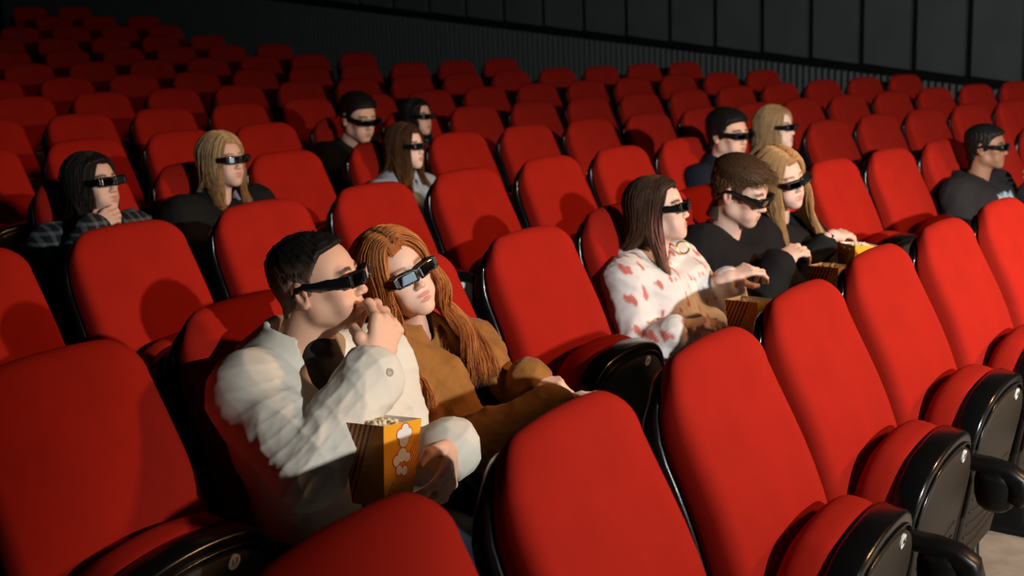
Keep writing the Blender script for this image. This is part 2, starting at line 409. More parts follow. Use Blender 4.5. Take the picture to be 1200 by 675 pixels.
# ------------------------------------------------------------------ implicit-surface modelling (signed distance fields, meshed with surface nets)
class Vol:
    def __init__(s, lo, hi, h):
        s.h = h; s.lo = np.array(lo, np.float32) - 2 * h; s.n = (np.ceil((np.array(hi) - np.array(lo)) / h).astype(int) + 5)
        s.F = np.full(s.n, .05, np.float32)
    def win(s, lo, hi, pad):
        a = np.clip(np.floor((np.array(lo) - pad - s.lo) / s.h).astype(int), 0, s.n); b = np.clip(np.ceil((np.array(hi) + pad - s.lo) / s.h).astype(int) + 1, 0, s.n)
        if (b <= a).any(): return None, None
        g = [s.lo[k] + s.h * np.arange(a[k], b[k], dtype=np.float32) for k in range(3)]
        return tuple(slice(a[k], b[k]) for k in range(3)), (g[0][:, None, None], g[1][None, :, None], g[2][None, None, :])
    def put(s, sl, d, k, op='add'):
        f = s.F[sl]
        if op == 'add':
            if k > 0: h = np.maximum(k - np.abs(f - d), 0) / k; s.F[sl] = np.minimum(f, d) - h * h * k * .25
            else: s.F[sl] = np.minimum(f, d)
        else:
            if k > 0: h = np.maximum(k - np.abs(f + d), 0) / k; s.F[sl] = np.maximum(f, -d) + h * h * k * .25
            else: s.F[sl] = np.maximum(f, -d)
    def cone(s, a, b, r1, r2, k=.01, op='add', sq=None):
        """tapered capsule; sq=(axis vector, factor) flattens it along an axis."""
        a = np.array(a, np.float32); b = np.array(b, np.float32); rm = max(r1, r2)
        sl, g = s.win(np.minimum(a, b) - rm, np.maximum(a, b) + rm, .045 + k)
        if sl is None: return
        p = [g[i] - a[i] for i in range(3)]; ab = b - a; L2 = float(ab @ ab) + 1e-12
        t = np.clip((p[0] * ab[0] + p[1] * ab[1] + p[2] * ab[2]) / L2, 0, 1)
        q = [p[i] - t * ab[i] for i in range(3)]
        if sq is not None:
            ax, fac = sq; ax = np.array(ax, np.float32) / np.linalg.norm(ax); dd = q[0] * ax[0] + q[1] * ax[1] + q[2] * ax[2]
            q = [q[i] + dd * ax[i] * (1 / fac - 1) for i in range(3)]
        d = np.sqrt(q[0] ** 2 + q[1] ** 2 + q[2] ** 2) - (r1 + (r2 - r1) * t)
        if sq is not None: d = d * min(1, sq[1])
        s.put(sl, d, k, op)
    def path(s, pts, rs, k=.01, op='add', sq=None):
        for i in range(len(pts) - 1): s.cone(pts[i], pts[i + 1], rs[i], rs[i + 1], k, op, sq)
    def ell(s, c, r, k=.01, op='add', R=None):
        c = np.array(c, np.float32); r = np.array(r, np.float32); rm = float(r.max())
        ext = r if R is None else np.array([rm] * 3)
        sl, g = s.win(c - ext, c + ext, .045 + k)
        if sl is None: return
        p = [g[i] - c[i] for i in range(3)]
        if R is not None:
            Rm = np.array(R, np.float32); p = [p[0] * Rm[0, i] + p[1] * Rm[1, i] + p[2] * Rm[2, i] for i in range(3)]
        k0 = np.sqrt((p[0] / r[0]) ** 2 + (p[1] / r[1]) ** 2 + (p[2] / r[2]) ** 2); k1 = np.sqrt((p[0] / r[0] ** 2) ** 2 + (p[1] / r[1] ** 2) ** 2 + (p[2] / r[2] ** 2) ** 2) + 1e-9
        s.put(sl, (k0 * (k0 - 1) / k1).astype(np.float32), k, op)
    def rbox(s, c, half, r, k=0, op='add', R=None):
        c = np.array(c, np.float32); half = np.array(half, np.float32); rm = float(np.linalg.norm(half)) if R is not None else 0
        ext = half if R is None else np.array([rm] * 3)
        sl, g = s.win(c - ext, c + ext, .045 + k)
        if sl is None: return
        p = [g[i] - c[i] for i in range(3)]
        if R is not None:
            Rm = np.array(R, np.float32); p = [p[0] * Rm[0, i] + p[1] * Rm[1, i] + p[2] * Rm[2, i] for i in range(3)]
        q = [np.abs(p[i]) - (half[i] - r) for i in range(3)]
        d = np.sqrt(sum(np.maximum(x, 0) ** 2 for x in np.broadcast_arrays(*q))) + np.minimum(np.maximum(np.maximum(q[0], q[1]), q[2]), 0) - r
        s.put(sl, d.astype(np.float32), k, op)
    def grid(s):
        return [s.lo[k] + s.h * np.arange(s.n[k], dtype=np.float32) for k in range(3)]
    def mesh(s):
        """-> vertices (n,3), quads (m,4)"""
        F = s.F; S = F < 0; n = np.array(F.shape)
        c = np.zeros(n - 1, np.int8)
        for dx in (0, 1):
            for dy in (0, 1):
                for dz in (0, 1): c += S[dx:n[0] - 1 + dx, dy:n[1] - 1 + dy, dz:n[2] - 1 + dz]
        act = (c > 0) & (c < 8); ijk = np.argwhere(act); m = len(ijk)
        idx = np.full(n - 1, -1, np.int32); idx[act] = np.arange(m)
        cor = np.array([(a, b, d) for a in (0, 1) for b in (0, 1) for d in (0, 1)])
        V = np.stack([F[ijk[:, 0] + q[0], ijk[:, 1] + q[1], ijk[:, 2] + q[2]] for q in cor], 1)
        pos = np.zeros((m, 3)); cnt = np.zeros(m)
        for a in range(8):
            for b in range(a + 1, 8):
                if np.abs(cor[a] - cor[b]).sum() != 1: continue
                fa, fb = V[:, a], V[:, b]; mk = (fa < 0) != (fb < 0)
                t = np.where(mk, fa / np.where(mk, fa - fb, 1), 0)
                pos += mk[:, None] * (cor[a] + t[:, None] * (cor[b] - cor[a])); cnt += mk
        verts = (ijk + pos / cnt[:, None]) * s.h + s.lo
        quads = []
        for ax in range(3):
            A = [slice(None)] * 3; B = [slice(None)] * 3; A[ax] = slice(0, -1); B[ax] = slice(1, None)
            o1, o2 = [(1, 2), (2, 0), (0, 1)][ax]
            d = S[tuple(A)] != S[tuple(B)]; e = np.argwhere(d); e = e[(e[:, o1] > 0) & (e[:, o2] > 0) & (e[:, o1] < n[o1] - 1) & (e[:, o2] < n[o2] - 1)]
            u1 = np.zeros(3, int); u1[o1] = 1; u2 = np.zeros(3, int); u2[o2] = 1
            g = lambda q: idx[q[:, 0], q[:, 1], q[:, 2]]
            Q = np.stack([g(e - u1 - u2), g(e - u2), g(e), g(e - u1)], 1)
            fl_ = S[e[:, 0], e[:, 1], e[:, 2]]
            Q[~fl_] = Q[~fl_][:, ::-1]; quads.append(Q)
        Q = np.concatenate(quads); Q = Q[(Q >= 0).all(1)]
        return verts.astype(np.float32), Q
def vnormals(v, q):
    nr = np.zeros_like(v); fn = np.cross(v[q[:, 2]] - v[q[:, 0]], v[q[:, 3]] - v[q[:, 1]])
    for k in range(4): np.add.at(nr, q[:, k], fn)
    return nr / (np.linalg.norm(nr, axis=1)[:, None] + 1e-12)
def np_mesh(name, parts, mats, smooth=True):
    """parts: list of (verts, quads, colours or None, material index)"""
    vo = 0; VS = []; QS = []; CS = []; MI = []
    for v, q, c, mi in parts:
        VS.append(v); QS.append(q + vo); vo += len(v); MI.append(np.full(len(q), mi, np.int32))
        CS.append(np.ones((len(v), 4), np.float32) if c is None else np.concatenate([c, np.ones((len(v), 1))], 1).astype(np.float32))
    V = np.concatenate(VS).astype(np.float32); Q = np.concatenate(QS).astype(np.int32); Cc = np.concatenate(CS); M = np.concatenate(MI)
    me = bpy.data.meshes.new(name); me.vertices.add(len(V)); me.vertices.foreach_set('co', V.ravel())
    me.loops.add(len(Q) * 4); me.loops.foreach_set('vertex_index', Q.ravel())
    me.polygons.add(len(Q)); me.polygons.foreach_set('loop_start', np.arange(0, len(Q) * 4, 4, dtype=np.int32))
    for m in (mats if isinstance(mats, (list, tuple)) else [mats]): me.materials.append(m)
    me.polygons.foreach_set('material_index', M); me.polygons.foreach_set('use_smooth', [smooth] * len(Q))
    me.update(calc_edges=True)
    ca = me.color_attributes.new('Col', 'FLOAT_COLOR', 'POINT'); ca.data.foreach_set('color', Cc.ravel())
    return me
def sstep(a, b, x):
    t = np.clip((x - a) / (b - a), 0, 1); return t * t * (3 - 2 * t)
def blob(p, c, r): return np.clip(1 - np.sqrt((((p - np.array(c)) / np.array(r)) ** 2).sum(1)), 0, 1)
def rotm(yaw, pitch, roll):
    """head turn: yaw towards the own left, pitch up, roll crown towards the own right (degrees)"""
    y, p, r = [math.radians(a) for a in (yaw, pitch, roll)]
    return np.array(Matrix.Rotation(y, 3, 'Z') @ Matrix.Rotation(-p, 3, 'X') @ Matrix.Rotation(-r, 3, 'Y'))

# ---- head: local frame faces -Y, origin between the ears at eye level, chin at z=-.115
def head_sdf(V, fem=0.0, mouth=0.0, wide=1.0, eyes=True):
    w = (1 - .05 * fem) * wide; jw = 1 - .10 * fem
    V.ell((0, .014, .030), (.074 * w, .096, .080), .0)
    V.ell((0, -.030, .020), (.066 * w, .060, .070), .02)
    V.ell((0, -.034, -.035), (.057 * w, .055, .074), .02)
    for s in (-1, 1):
        V.cone((s * .049 * w, .002, -.030), (s * .0455 * w * jw, -.006, -.066), .016, .0145, .03)
        V.cone((s * .0455 * w * jw, -.006, -.066), (s * .013, -.068, -.0985), .0155 - .002 * fem, .0155, .028)
        V.ell((s * .041 * w, -.060, -.021), (.021, .019, .015), .022)
        V.ell((s * .030, -.066, -.060), (.022, .018, .024), .022)
    V.ell((0, -.076, -.0985), (.020 - .004 * fem, .0155, .0145), .018)
    V.ell((0, -.072, -.068), (.030, .0235, .028), .018)
    V.cone((-.040, -.078, .020), (.040, -.078, .020), .011 - .004 * fem, .011 - .004 * fem, .014)
    for s in (-1, 1):                                   # sockets, eyeballs and lids
        V.ell((s * .0315, -.103, .001), (.019, .018, .012), .010, 'sub')
        V.ell((s * .0315, -.0765, .001), (.0145, .0135, .0125), .004)
        V.cone((s * .018, -.090, .006), (s * .045, -.083, .005), .0035, .003, .004)
    V.cone((0, -.089, .012), (0, -.1045 + .0015 * fem, -.030), .0080, .0090 - .001 * fem, .012)      # nose
    V.ell((0, -.1065 + .0015 * fem, -.0345), (.0105, .0100, .0085), .007)
    for s in (-1, 1): V.ell((s * .0100, -.0965, -.0385), (.0085 - .001 * fem, .0095, .0068), .006)
    for s in (-1, 1): V.ell((s * .0058, -.1015, -.0462), (.0030, .0042, .0030), .002, 'sub')
    V.ell((0, -.0935, -.0620 + .0015 * mouth), (.0205, .0085, .0050), .005)      # lips
    V.ell((0, -.0920, -.0735 - .0040 * mouth), (.0175, .0085, .0056), .005)
    V.ell((0, -.1075, -.0680 - .0010 * mouth), (.0215, .0140, .0010 + .0045 * mouth), .002, 'sub')
    for s in (-1, 1):                                   # ears
        R = np.array(Matrix.Rotation(s * .28, 3, 'Z') @ Matrix.Rotation(-.18, 3, 'X'))
        V.ell((s * .076 * w, .016, -.010), (.0075, .0185, .031), .006, R=R)
        V.ell((s * .0835 * w, .012, -.008), (.006, .0105, .020), .004, 'sub', R=R)
        V.ell((s * .0775 * w, .006, -.006), (.005, .006, .010), .004)
        V.ell((s * .075 * w, .010, -.036), (.006, .008, .009), .005)
def head_mesh(h, fem, mouth, wide, neck_end, skin, lip, brow, blush=.0, beard=0.0, freck=0.0):
    """returns verts in head-local coordinates, quads, colours; neck_end is the head-local point where the neck ends"""
    V = Vol((-.10, -.135, -.26), (.10, .15, .13), h)
    head_sdf(V, fem, mouth, wide)
    ne = np.array(neck_end); rn = .056 - .009 * fem
    V.cone((0, .022, -.055), ne, rn, rn + .006, .022)
    V.cone((.0, -.008 - .005 * (1 - fem), -.100), (ne[0] * .7, ne[1] * .7 - .018, ne[2] * .7 - .03), .020, .024, .03)
    v, q = V.mesh()
    col = np.tile(np.array(skin, np.float32), (len(v), 1))
    def paint(c, w): 
        nonlocal col
        col = col * (1 - w[:, None]) + np.array(c, np.float32) * w[:, None]
    paint(np.array(skin) * (1.05, .80, .74), .55 * np.clip(blob(v, (.045, -.07, -.03), (.03, .04, .026)) + blob(v, (-.045, -.07, -.03), (.03, .04, .026)) + blob(v, (0, -.115, -.035), (.02, .02, .02)) + blob(v, (.08, .01, -.01), (.03, .04, .04)) + blob(v, (-.08, .01, -.01), (.03, .04, .04)), 0, 1) * (.4 + blush))
    lipw = np.maximum(blob(v, (0, -.098, -.0622), (.0235, .02, .0070)), blob(v, (0, -.097, -.0740 - .004 * mouth), (.0205, .02, .0080)))
    paint(lip, np.clip(lipw * 3.2, 0, 1) * .85)
    for s in (-1, 1):
        bx = v[:, 0] * s; zc = .0215 + .004 * np.sin(np.clip((bx - .012) / .04, 0, 1) * PI) - .02 * np.clip(bx - .046, 0, 1)
        wv = sstep(.010, .016, bx) * (1 - sstep(.050, .056, bx)) * (1 - sstep(.0035, .0065, np.abs(v[:, 2] - zc))) * (v[:, 1] < -.055)
        paint(brow, wv * .9)
    if beard:
        wv = sstep(.02, -.03, v[:, 1]) * sstep(-.045, -.07, v[:, 2]) * (v[:, 2] > -.125); paint(np.array(skin) * .5, np.clip(wv * beard - lipw * 2, 0, 1))
    return v, q, col

# ---- hands: wrist at origin frame; d = finger direction, n = back-of-hand normal, t = thumb side
def hand_sdf(V, wrist, d, n, side, sc=1.0, curl=(.5, .55, .6, .65), spread=.06, thumb=(.5, .35), pinch=0.0):
    """side=+1 left hand, -1 right hand (the thumb side is t = side * d x n)."""
    d = Vector(d).normalized(); n = Vector(n); n = (n - d * n.dot(d)).normalized(); t = d.cross(n) * side
    w = Vector(wrist)
    def pt(a, b, c): return w + (d * a + t * b + n * c) * sc
    V.path([pt(-.03, 0, 0), pt(.01, 0, 0)], [.026 * sc, .025 * sc], .012, sq=(tuple(n), .78))
    for a, b, r in ((.020, .020, .0165), (.025, .004, .0165), (.024, -.014, .0155)):
        V.cone(pt(.005, b * .6, 0), pt(a + .055, b * 1.25, .001), r * sc, (r - .0025) * sc, .012, sq=(tuple(n), .80))
    V.ell(pt(.030, .022, -.010), (.018 * sc,) * 3, .012)
    V.ell(pt(.035, -.020, -.008), (.015 * sc,) * 3, .012)
    L = ((.044, .026, .021), (.049, .030, .022), (.045, .028, .021), (.035, .020, .018)); B = (.028, .0095, -.0095, -.027); A0 = (.082, .086, .082, .074)
    for f_ in range(4):
        base = pt(A0[f_], B[f_], .001); ang = 0; p = base; r = (.0092, .0095, .0090, .0080)[f_]
        sp = (1.5 - f_) * spread; c = curl[f_]
        pts = [pt(A0[f_] - .02, B[f_] * .9, .0), base]; rs = [r * 1.08 * sc, r * 1.12 * sc]
        for k_, l in enumerate(L[f_]):
            ang += c * (1.0, 1.15, .75)[k_]
            dv = (d * math.cos(sp) + t * math.sin(sp)) * math.cos(ang) - n * math.sin(ang)
            p = p + dv * l * sc; pts.append(p); rs.append(r * (1.0, .90, .76)[k_] * sc)
        V.path(pts, rs, .0035)
        for q_ in (1, 2): V.ell(pts[q_] + n * .0012 * sc, (r * 1.16 * sc,) * 3, .004)
    a1, a2 = thumb; tp = [pt(.012, .020, -.006), pt(.040, .043, -.014)]
    dv = (d * .80 + t * (.75 - a1) - n * (.25 + a1)).normalized(); tp.append(tp[-1] + dv * .034 * sc)
    dv = (d * .95 + t * (.35 - a1 - a2 * .6) - n * (.2 + a2)).normalized(); tp.append(tp[-1] + dv * .028 * sc)
    V.path(tp, [.0145 * sc, .0125 * sc, .0105 * sc, .0080 * sc], .006)
    return pt
def hand_mesh(h, wrist, elbow, skin, nail, **kw):
    w = np.array(wrist); e = np.array(elbow)
    V = Vol(w - .22, w + .22, h)
    hand_sdf(V, wrist, **kw)
    ee = w + (e - w) / np.linalg.norm(e - w) * min(.16, np.linalg.norm(e - w)); sc = kw.get('sc', 1.0)
    V.cone(w, ee, .0255 * sc, .034 * sc, .014)
    v, q = V.mesh()
    col = np.tile(np.array(skin, np.float32), (len(v), 1))
    dist = np.linalg.norm(v - w, axis=1)
    k = sstep(.07, .17, dist)[:, None] * .30
    dd = np.array(Vector(kw['d']).normalized()); al = (v - w) @ dd
    k = k * (al > 0)[:, None]
    col = col * (1 - k) + np.array(skin) * np.array((1.02, .80, .74)) * k
    return v, q, col
# ------------------------------------------------------------------ people
M_skin = mat('skin', (1, 1, 1), .52, spec=.35, tint=True, bump=(500, .06, .001))
M_hair = mat('hair', (1, 1, 1), .55, spec=.25, tint=True)
M_cloth = mat('cloth', (1, 1, 1), .85, spec=.15, tint=True, bump=(650, .25, .001))
M_cord = mat('brown_suede', (1, 1, 1), .8, spec=.2, sheen=.15, tint=True, bump=(260, .5, .002, (1, 1, 1)), mix=((.72, .72, .72), 22, .8, (1, 1, 1)))
M_plaid = mat('dark_plaid', (.016, .018, .021), .85, spec=.15, bump=(650, .25, .001))
def _plaid():
    nt = M_plaid.node_tree; N, L = nt.nodes, nt.links; tc = N.new('ShaderNodeTexCoord'); outs = []
    for ax in ('X', 'Z'):
        w_ = N.new('ShaderNodeTexWave'); w_.wave_type = 'BANDS'; w_.bands_direction = ax; w_.inputs['Scale'].default_value = 9; w_.inputs['Distortion'].default_value = 1.2; L.new(tc.outputs['Object'], w_.inputs['Vector'])
        r_ = N.new('ShaderNodeMapRange'); r_.inputs['From Min'].default_value = .72; r_.inputs['From Max'].default_value = .80; L.new(w_.outputs['Fac'], r_.inputs['Value']); outs.append(r_.outputs[0])
    a_ = N.new('ShaderNodeMath'); a_.operation = 'ADD'; L.new(outs[0], a_.inputs[0]); L.new(outs[1], a_.inputs[1])
    h_ = N.new('ShaderNodeMath'); h_.operation = 'MULTIPLY'; L.new(a_.outputs[0], h_.inputs[0]); h_.inputs[1].default_value = .5
    m_ = N.new('ShaderNodeMix'); m_.data_type = 'RGBA'; m_.inputs[6].default_value = (.016, .018, .021, 1); m_.inputs[7].default_value = (.13, .145, .155, 1); L.new(h_.outputs[0], m_.inputs[0]); L.new(m_.outputs[2], N['Principled BSDF'].inputs['Base Color'])
_plaid()
M_frame = mat('glasses_black', (.006, .006, .007), .28, spec=.5)
M_lens = mat('dark_lens', (.46, .50, .54), .05, metal=1)
M_gold = mat('gold', (.8, .55, .2), .25, metal=1)
M_silver = mat('silver', (.8, .8, .8), .2, metal=1)
M_btn = mat('button_horn', (.45, .38, .28), .4)

def folds(v, seed, amp, sc):
    r = np.random.default_rng(seed); out = np.zeros(len(v)); p = v.astype(np.float64)
    wv = np.stack([np.sin(p @ r.normal(0, 9, 3) + r.uniform(0, 6)) for _ in range(3)], 1) * .05
    p = p + wv
    for k in range(5):
        d = r.normal(0, 1, 3); d[2] *= 1.3; d /= np.linalg.norm(d); f = sc * r.uniform(.6, 1.8)
        out += (1 - np.abs(np.sin(p @ d * f + r.uniform(0, 6)))) ** 2 * r.uniform(.5, 1) / (1 + k * .3)
    return (out - out.mean()) * amp
def interp_y(y, xs, zs): return np.interp(y, xs, zs)

HLY = [-.10, -.080, -.060, -.045, -.034, -.026, -.006, .004, .016, .030, .050, .09]
def hairline(y, hl, nape, rec):
    return np.interp(y - rec, HLY, [.070 + hl, .062 + hl, .054 + hl, .040, .020, -.020, -.026, .018, .020, -.020, nape, nape - .01])
def short_hair(h, top, side, hl=0.0, nape=-.07, tex=.003, seed=1, rec=0.0):
    V = Vol((-.115, -.13, -.12), (.115, .15, .15), h)
    V.ell((0, .014, .030), (.074, .096, .080), .0); V.ell((0, -.030, .020), (.066, .060, .070), .02); V.cone((0, .03, -.03), (0, .045, -.13), .058, .056, .03)
    for s in (-1, 1): V.cone((s * .049, .002, -.030), (s * .0455, -.006, -.066), .016, .0145, .03)
    x, y, z = [g for g in np.meshgrid(*V.grid(), indexing='ij')]
    zb = hairline(y, hl, nape, rec)
    t = side + (top - side) * sstep(.03, .085, z)
    rr = np.random.default_rng(seed)
    tx = np.zeros_like(x)
    for k in range(4):
        a = rr.normal(0, 1, 3); tx += np.sin((x * a[0] * 2.2 + y * a[1] * .9 + z * a[2] * 1.1) * 240 + 3 * np.sin((x * a[1] + y * a[2] + z * a[0]) * 90) + rr.uniform(0, 6))
    t = (t + tex * tx * .25) * sstep(-.002, .014, z - zb) - .006 * (1 - sstep(-.004, .008, z - zb))
    V.F -= t.astype(np.float32)
    return V.mesh()
CR = np.array((0, .014, .030)); RR = np.array((.074, .096, .080))
def tube_np(pts, r0, r1, n=4, flat=1.0):
    """vectorised thin tube: pts (m,3)"""
    m = len(pts); t = np.gradient(pts, axis=0); t /= np.linalg.norm(t, axis=1)[:, None] + 1e-9
    ref = np.array((.3, .9, .2)); a = np.cross(t, ref); a /= np.linalg.norm(a, axis=1)[:, None] + 1e-9; b = np.cross(t, a)
    rad = np.linspace(0, 1, m); rad = (r0 + (r1 - r0) * rad) * np.minimum(1, .35 + rad * 6)
    ang = 2 * PI * np.arange(n) / n
    V = pts[:, None] + rad[:, None, None] * (a[:, None] * np.cos(ang)[None, :, None] + b[:, None] * (np.sin(ang) * flat)[None, :, None])
    i = np.arange(m - 1)[:, None] * n; k = np.arange(n)[None]; k2 = (k + 1) % n
    Q = np.stack([i + k, i + k2, i + n + k2, i + n + k], -1).reshape(-1, 4)
    return V.reshape(-1, 3), Q
def tufts(seed, N, length, r, top, side, R, c, hs, colour, colour2, flow=(0, -.5, .2), hl=0.0, nape=-.05, grav=.3, rec=0.0, out=.2):
    rr = np.random.default_rng(seed); VS = []; QS = []; CS = []; o = 0
    flow = np.array(flow)
    while len(VS) < N:
        d = rr.normal(0, 1, 3); d /= np.linalg.norm(d)
        p = CR + d * RR
        zb = float(hairline(p[1], hl, nape, rec))
        if p[2] < zb + .008: continue
        tt = side + (top - side) * float(sstep(.03, .085, p[2]))
        p = p + d * tt * .6
        L = length * rr.uniform(.6, 1.2) * (.5 + .5 * tt / max(top, 1e-6)); w = flow + rr.normal(0, .22, 3) + d * out
        if p[2] < .05: w = w * .4 + np.array((0, .3, -.8))
        pts = [p]
        for k in range(4):
            w = w + np.array((0, 0, -grav)) * .35; q = pts[-1] + w / np.linalg.norm(w) * L / 4
            e = (q - CR) / RR; l = np.linalg.norm(e); lim = 1 + tt * .9 / .085
            if l < lim: q = CR + e / l * lim * RR
            pts.append(q)
        pts = np.array(pts) * hs @ R.T + c
        v, q = tube_np(pts, r, r * .3); VS.append(v); QS.append(q + o); o += len(v)
        f = rr.uniform(0, 1); CS.append(np.tile(np.array(colour) * (1 - f) + np.array(colour2) * f, (len(v), 1)))
    return np.concatenate(VS), np.concatenate(QS), np.concatenate(CS)
def long_hair(seed, N, R, c, hs, nb, length, colour, colour2, wave=.006, wf=28, r=.0045, front=38, tip=None, streak=None, part=0.0, vol=1.0, front_share=.5, back_limit=-.02, shoulder=.17, bust=.045, clump=.42, flare=(.0, .0), front_left=None):
    rr = np.random.default_rng(seed); VS = []; QS = []; CS = []; o = 0; nb = np.array(nb); per = 14; front0 = front
    for lk in range(max(1, N // per)):
        sd = 1 if lk % 2 else -1
        front = front0 if sd < 0 or front_left is None else front_left
        phi_l = front + (180 - front) * rr.uniform(0, 1) ** 1.25; lay_l = rr.uniform(0, 1); len_l = rr.uniform(.80, 1.05); ph_l = rr.uniform(0, 6.28) * .4 + sd; f_l = rr.uniform(0, 1); gf = rr.uniform(); centre = None
        for m_ in range(per):
            phi = math.radians(min(180, max(front - 3, phi_l + rr.normal(0, 6.5)))); lay = min(1, max(0, lay_l + rr.normal(0, .18))); th = (.004 + .015 * lay) * vol
            hdir = np.array((sd * math.sin(phi), -math.cos(phi), 0)); fr = (math.degrees(phi) - front) / (180 - front)
            side_dir = np.array((sd * math.sin(phi), -math.cos(phi) * .5, 0)); root = np.array((part + sd * .003 + rr.normal(0, .007), -.074 + .133 * fr, 0)); e = (root - CR) / RR; root[2] = CR[2] + RR[2] * math.sqrt(max(1 - e[0] ** 2 - e[1] ** 2, .1)) + th * .4
            pts = [root]
            for k in range(1, 8):
                el = math.radians(80 - 92 * k / 7); m = CR + np.array((hdir[0] * math.cos(el) * (RR[0] + th), hdir[1] * math.cos(el) * (RR[1] + th), math.sin(el) * (RR[2] + th)))
                f = (k / 7) ** .8; e0 = CR + (root - CR) * (1 - f) + (m - CR) * f; e = (e0 - CR) / (RR + th); l = np.linalg.norm(e)
                if l < 1: e0 = CR + e / l * (RR + th)
                pts.append(e0)
            pts = [np.array(p) * hs @ R.T + c for p in pts]
            p = pts[-1].copy(); L = length * len_l * rr.uniform(.93, 1.04) - .10; n = max(6, int(L / .020)); d = (pts[-1] - pts[-2]); d /= np.linalg.norm(d)
            gofront = phi_l < 95 and gf < front_share * 2 or phi_l < 60
            for k in range(n):
                d = d * .62 + np.array((0, 0, -1)) * .38; d /= np.linalg.norm(d); p = p + d * L / n + side_dir * (flare[0 if sd > 0 else 1] * L / n * max(0, 1 - k / n * .7))
                zrel = nb[2] + .03 - p[2]
                if zrel > -.10:
                    a = float(sstep(-.10, .06, zrel)); q = p - nb
                    if gofront:
                        lim = -(.085 + .035 * lay + bust * float(sstep(.0, .12, zrel)))
                        if q[1] > lim: p[1] += (nb[1] + lim - p[1]) * a * .5
                        if abs(q[0]) > shoulder * .75: p[0] -= math.copysign(abs(q[0]) - shoulder * .75, q[0]) * .4
                    else:
                        lim = .075 + .02 * lay
                        if q[1] < lim: p[1] += (nb[1] + lim - p[1]) * a * .5
                p[1] = min(p[1], back_limit)
                w_ = wave * min(1, k / 4) * (1 + .3 * lay)
                pts.append(p + np.array((math.sin(wf * (k * L / n) + ph_l), math.cos(wf * (k * L / n) * .9 + ph_l), 0)) * w_)
            P_ = np.array(pts); tt_ = np.linspace(0, 1, len(P_)); P_ = P_ + (np.sin(tt_[:, None] * rr.uniform(5, 11, 3) + rr.uniform(0, 6, 3)) * tt_[:, None] * .006)
            if centre is None: centre = P_
            else:
                mm = min(len(centre), len(P_)); g = (np.linspace(0, 1, len(P_))[:mm, None]) ** 1.3 * clump; P_ = P_.copy(); P_[:mm] = P_[:mm] * (1 - g) + centre[:mm] * g
            v, q = tube_np(P_, r * rr.uniform(.6, 1.2), r * .25, 4, .6); VS.append(v); QS.append(q + o); o += len(v)
            f = min(1, max(0, f_l * .6 + rr.uniform(0, .4))); cc = np.tile(np.array(colour) * (1 - f) + np.array(colour2) * f, (len(v), 1))
            if tip is not None:
                g = np.repeat(np.linspace(0, 1, len(P_)), 4)[:, None] ** 2; cc = cc * (1 - g) + np.array(tip) * g
            if streak is not None and streak[0](sd, math.radians(phi_l), rr):
                g = sstep(.25, .5, np.repeat(np.linspace(0, 1, len(P_)), 4))[:, None] * .85; cc = cc * (1 - g) + np.array(streak[1]) * g
            CS.append(cc)
    return np.concatenate(VS), np.concatenate(QS), np.concatenate(CS)

# ---- black 3D glasses in head-local coordinates (shared by everyone)
def make_glasses():
    V = Vol((-.09, -.135, -.035), (.09, -.07, .035), .0014)
    for s in (-1, 1):
        R = np.array(Matrix.Rotation(s * .20, 3, 'Z') @ Matrix.Rotation(s * -.05, 3, 'Y'))
        V.rbox((s * .0340, -.1095, .0), (.0325, .0050, .0185), .0048, .004, R=R)
    V.rbox((0, -.1130, .005), (.012, .0042, .0070), .004, .006)
    for s in (-1, 1):
        R = np.array(Matrix.Rotation(s * .20, 3, 'Z') @ Matrix.Rotation(s * -.05, 3, 'Y'))
        V.rbox((s * .0335, -.1095, -.001), (.0262, .03, .0138), .006, .001, 'sub', R=R)
        V.rbox((s * .0695, -.095, .002), (.0045, .014, .0140), .004, .006)
    v, q = V.mesh(); frame = np_mesh('frame', [(v, q, None, 0)], M_frame)
    T = []
    for s in (-1, 1):
        V = Vol((s * .078 - .012, -.105, -.03), (s * .078 + .012, .045, .03), .0016)
        V.path([(s * .0715, -.092, .002), (s * .0775, -.055, .003), (s * .0800, .0, .006), (s * .0785, .020, .003), (s * .0775, .034, -.012)], [.0135, .0115, .0080, .0062, .0048], .003, sq=((1, 0, 0), .36))
        v, q = V.mesh(); T.append(np_mesh('temple', [(v, q, None, 0)], M_frame))
    Ls = []
    for s in (-1, 1):
        mb = MB(); R = Matrix.Rotation(s * .20, 3, 'Z') @ Matrix.Rotation(s * -.05, 3, 'Y'); nx, nz = 12, 8; grid = []
        for a in range(nx + 1):
            for b in range(nz + 1):
                x = (a / nx * 2 - 1) * .0272; z = (b / nz * 2 - 1) * .0148; grid.append(R @ Vector((x, -.0012 + .8 * (x * x + z * z), z)) + Vector((s * .0335, -.1108, -.001)))
        fs = [(a * (nz + 1) + b, (a + 1) * (nz + 1) + b, (a + 1) * (nz + 1) + b + 1, a * (nz + 1) + b + 1) for a in range(nx) for b in range(nz)]
        mb.add(grid, fs); me = mb.mesh('lens', M_lens)
        Ls.append(me)
    return frame, T, Ls
GL = make_glasses()
def glasses(root_mat, label, hs):
    g = link('cinema_glasses', GL[0]); g.matrix_world = root_mat @ Matrix.Scale(hs, 4)
    for m in GL[1]: link('temple', m, g)
    for m in GL[2]:
        l = link('lens', m, g); sd = l.modifiers.new('t', 'SOLIDIFY'); sd.thickness = .0012; sd.offset = 1
    return tag(g, label, '3d glasses', 'black 3d glasses worn by the audience')

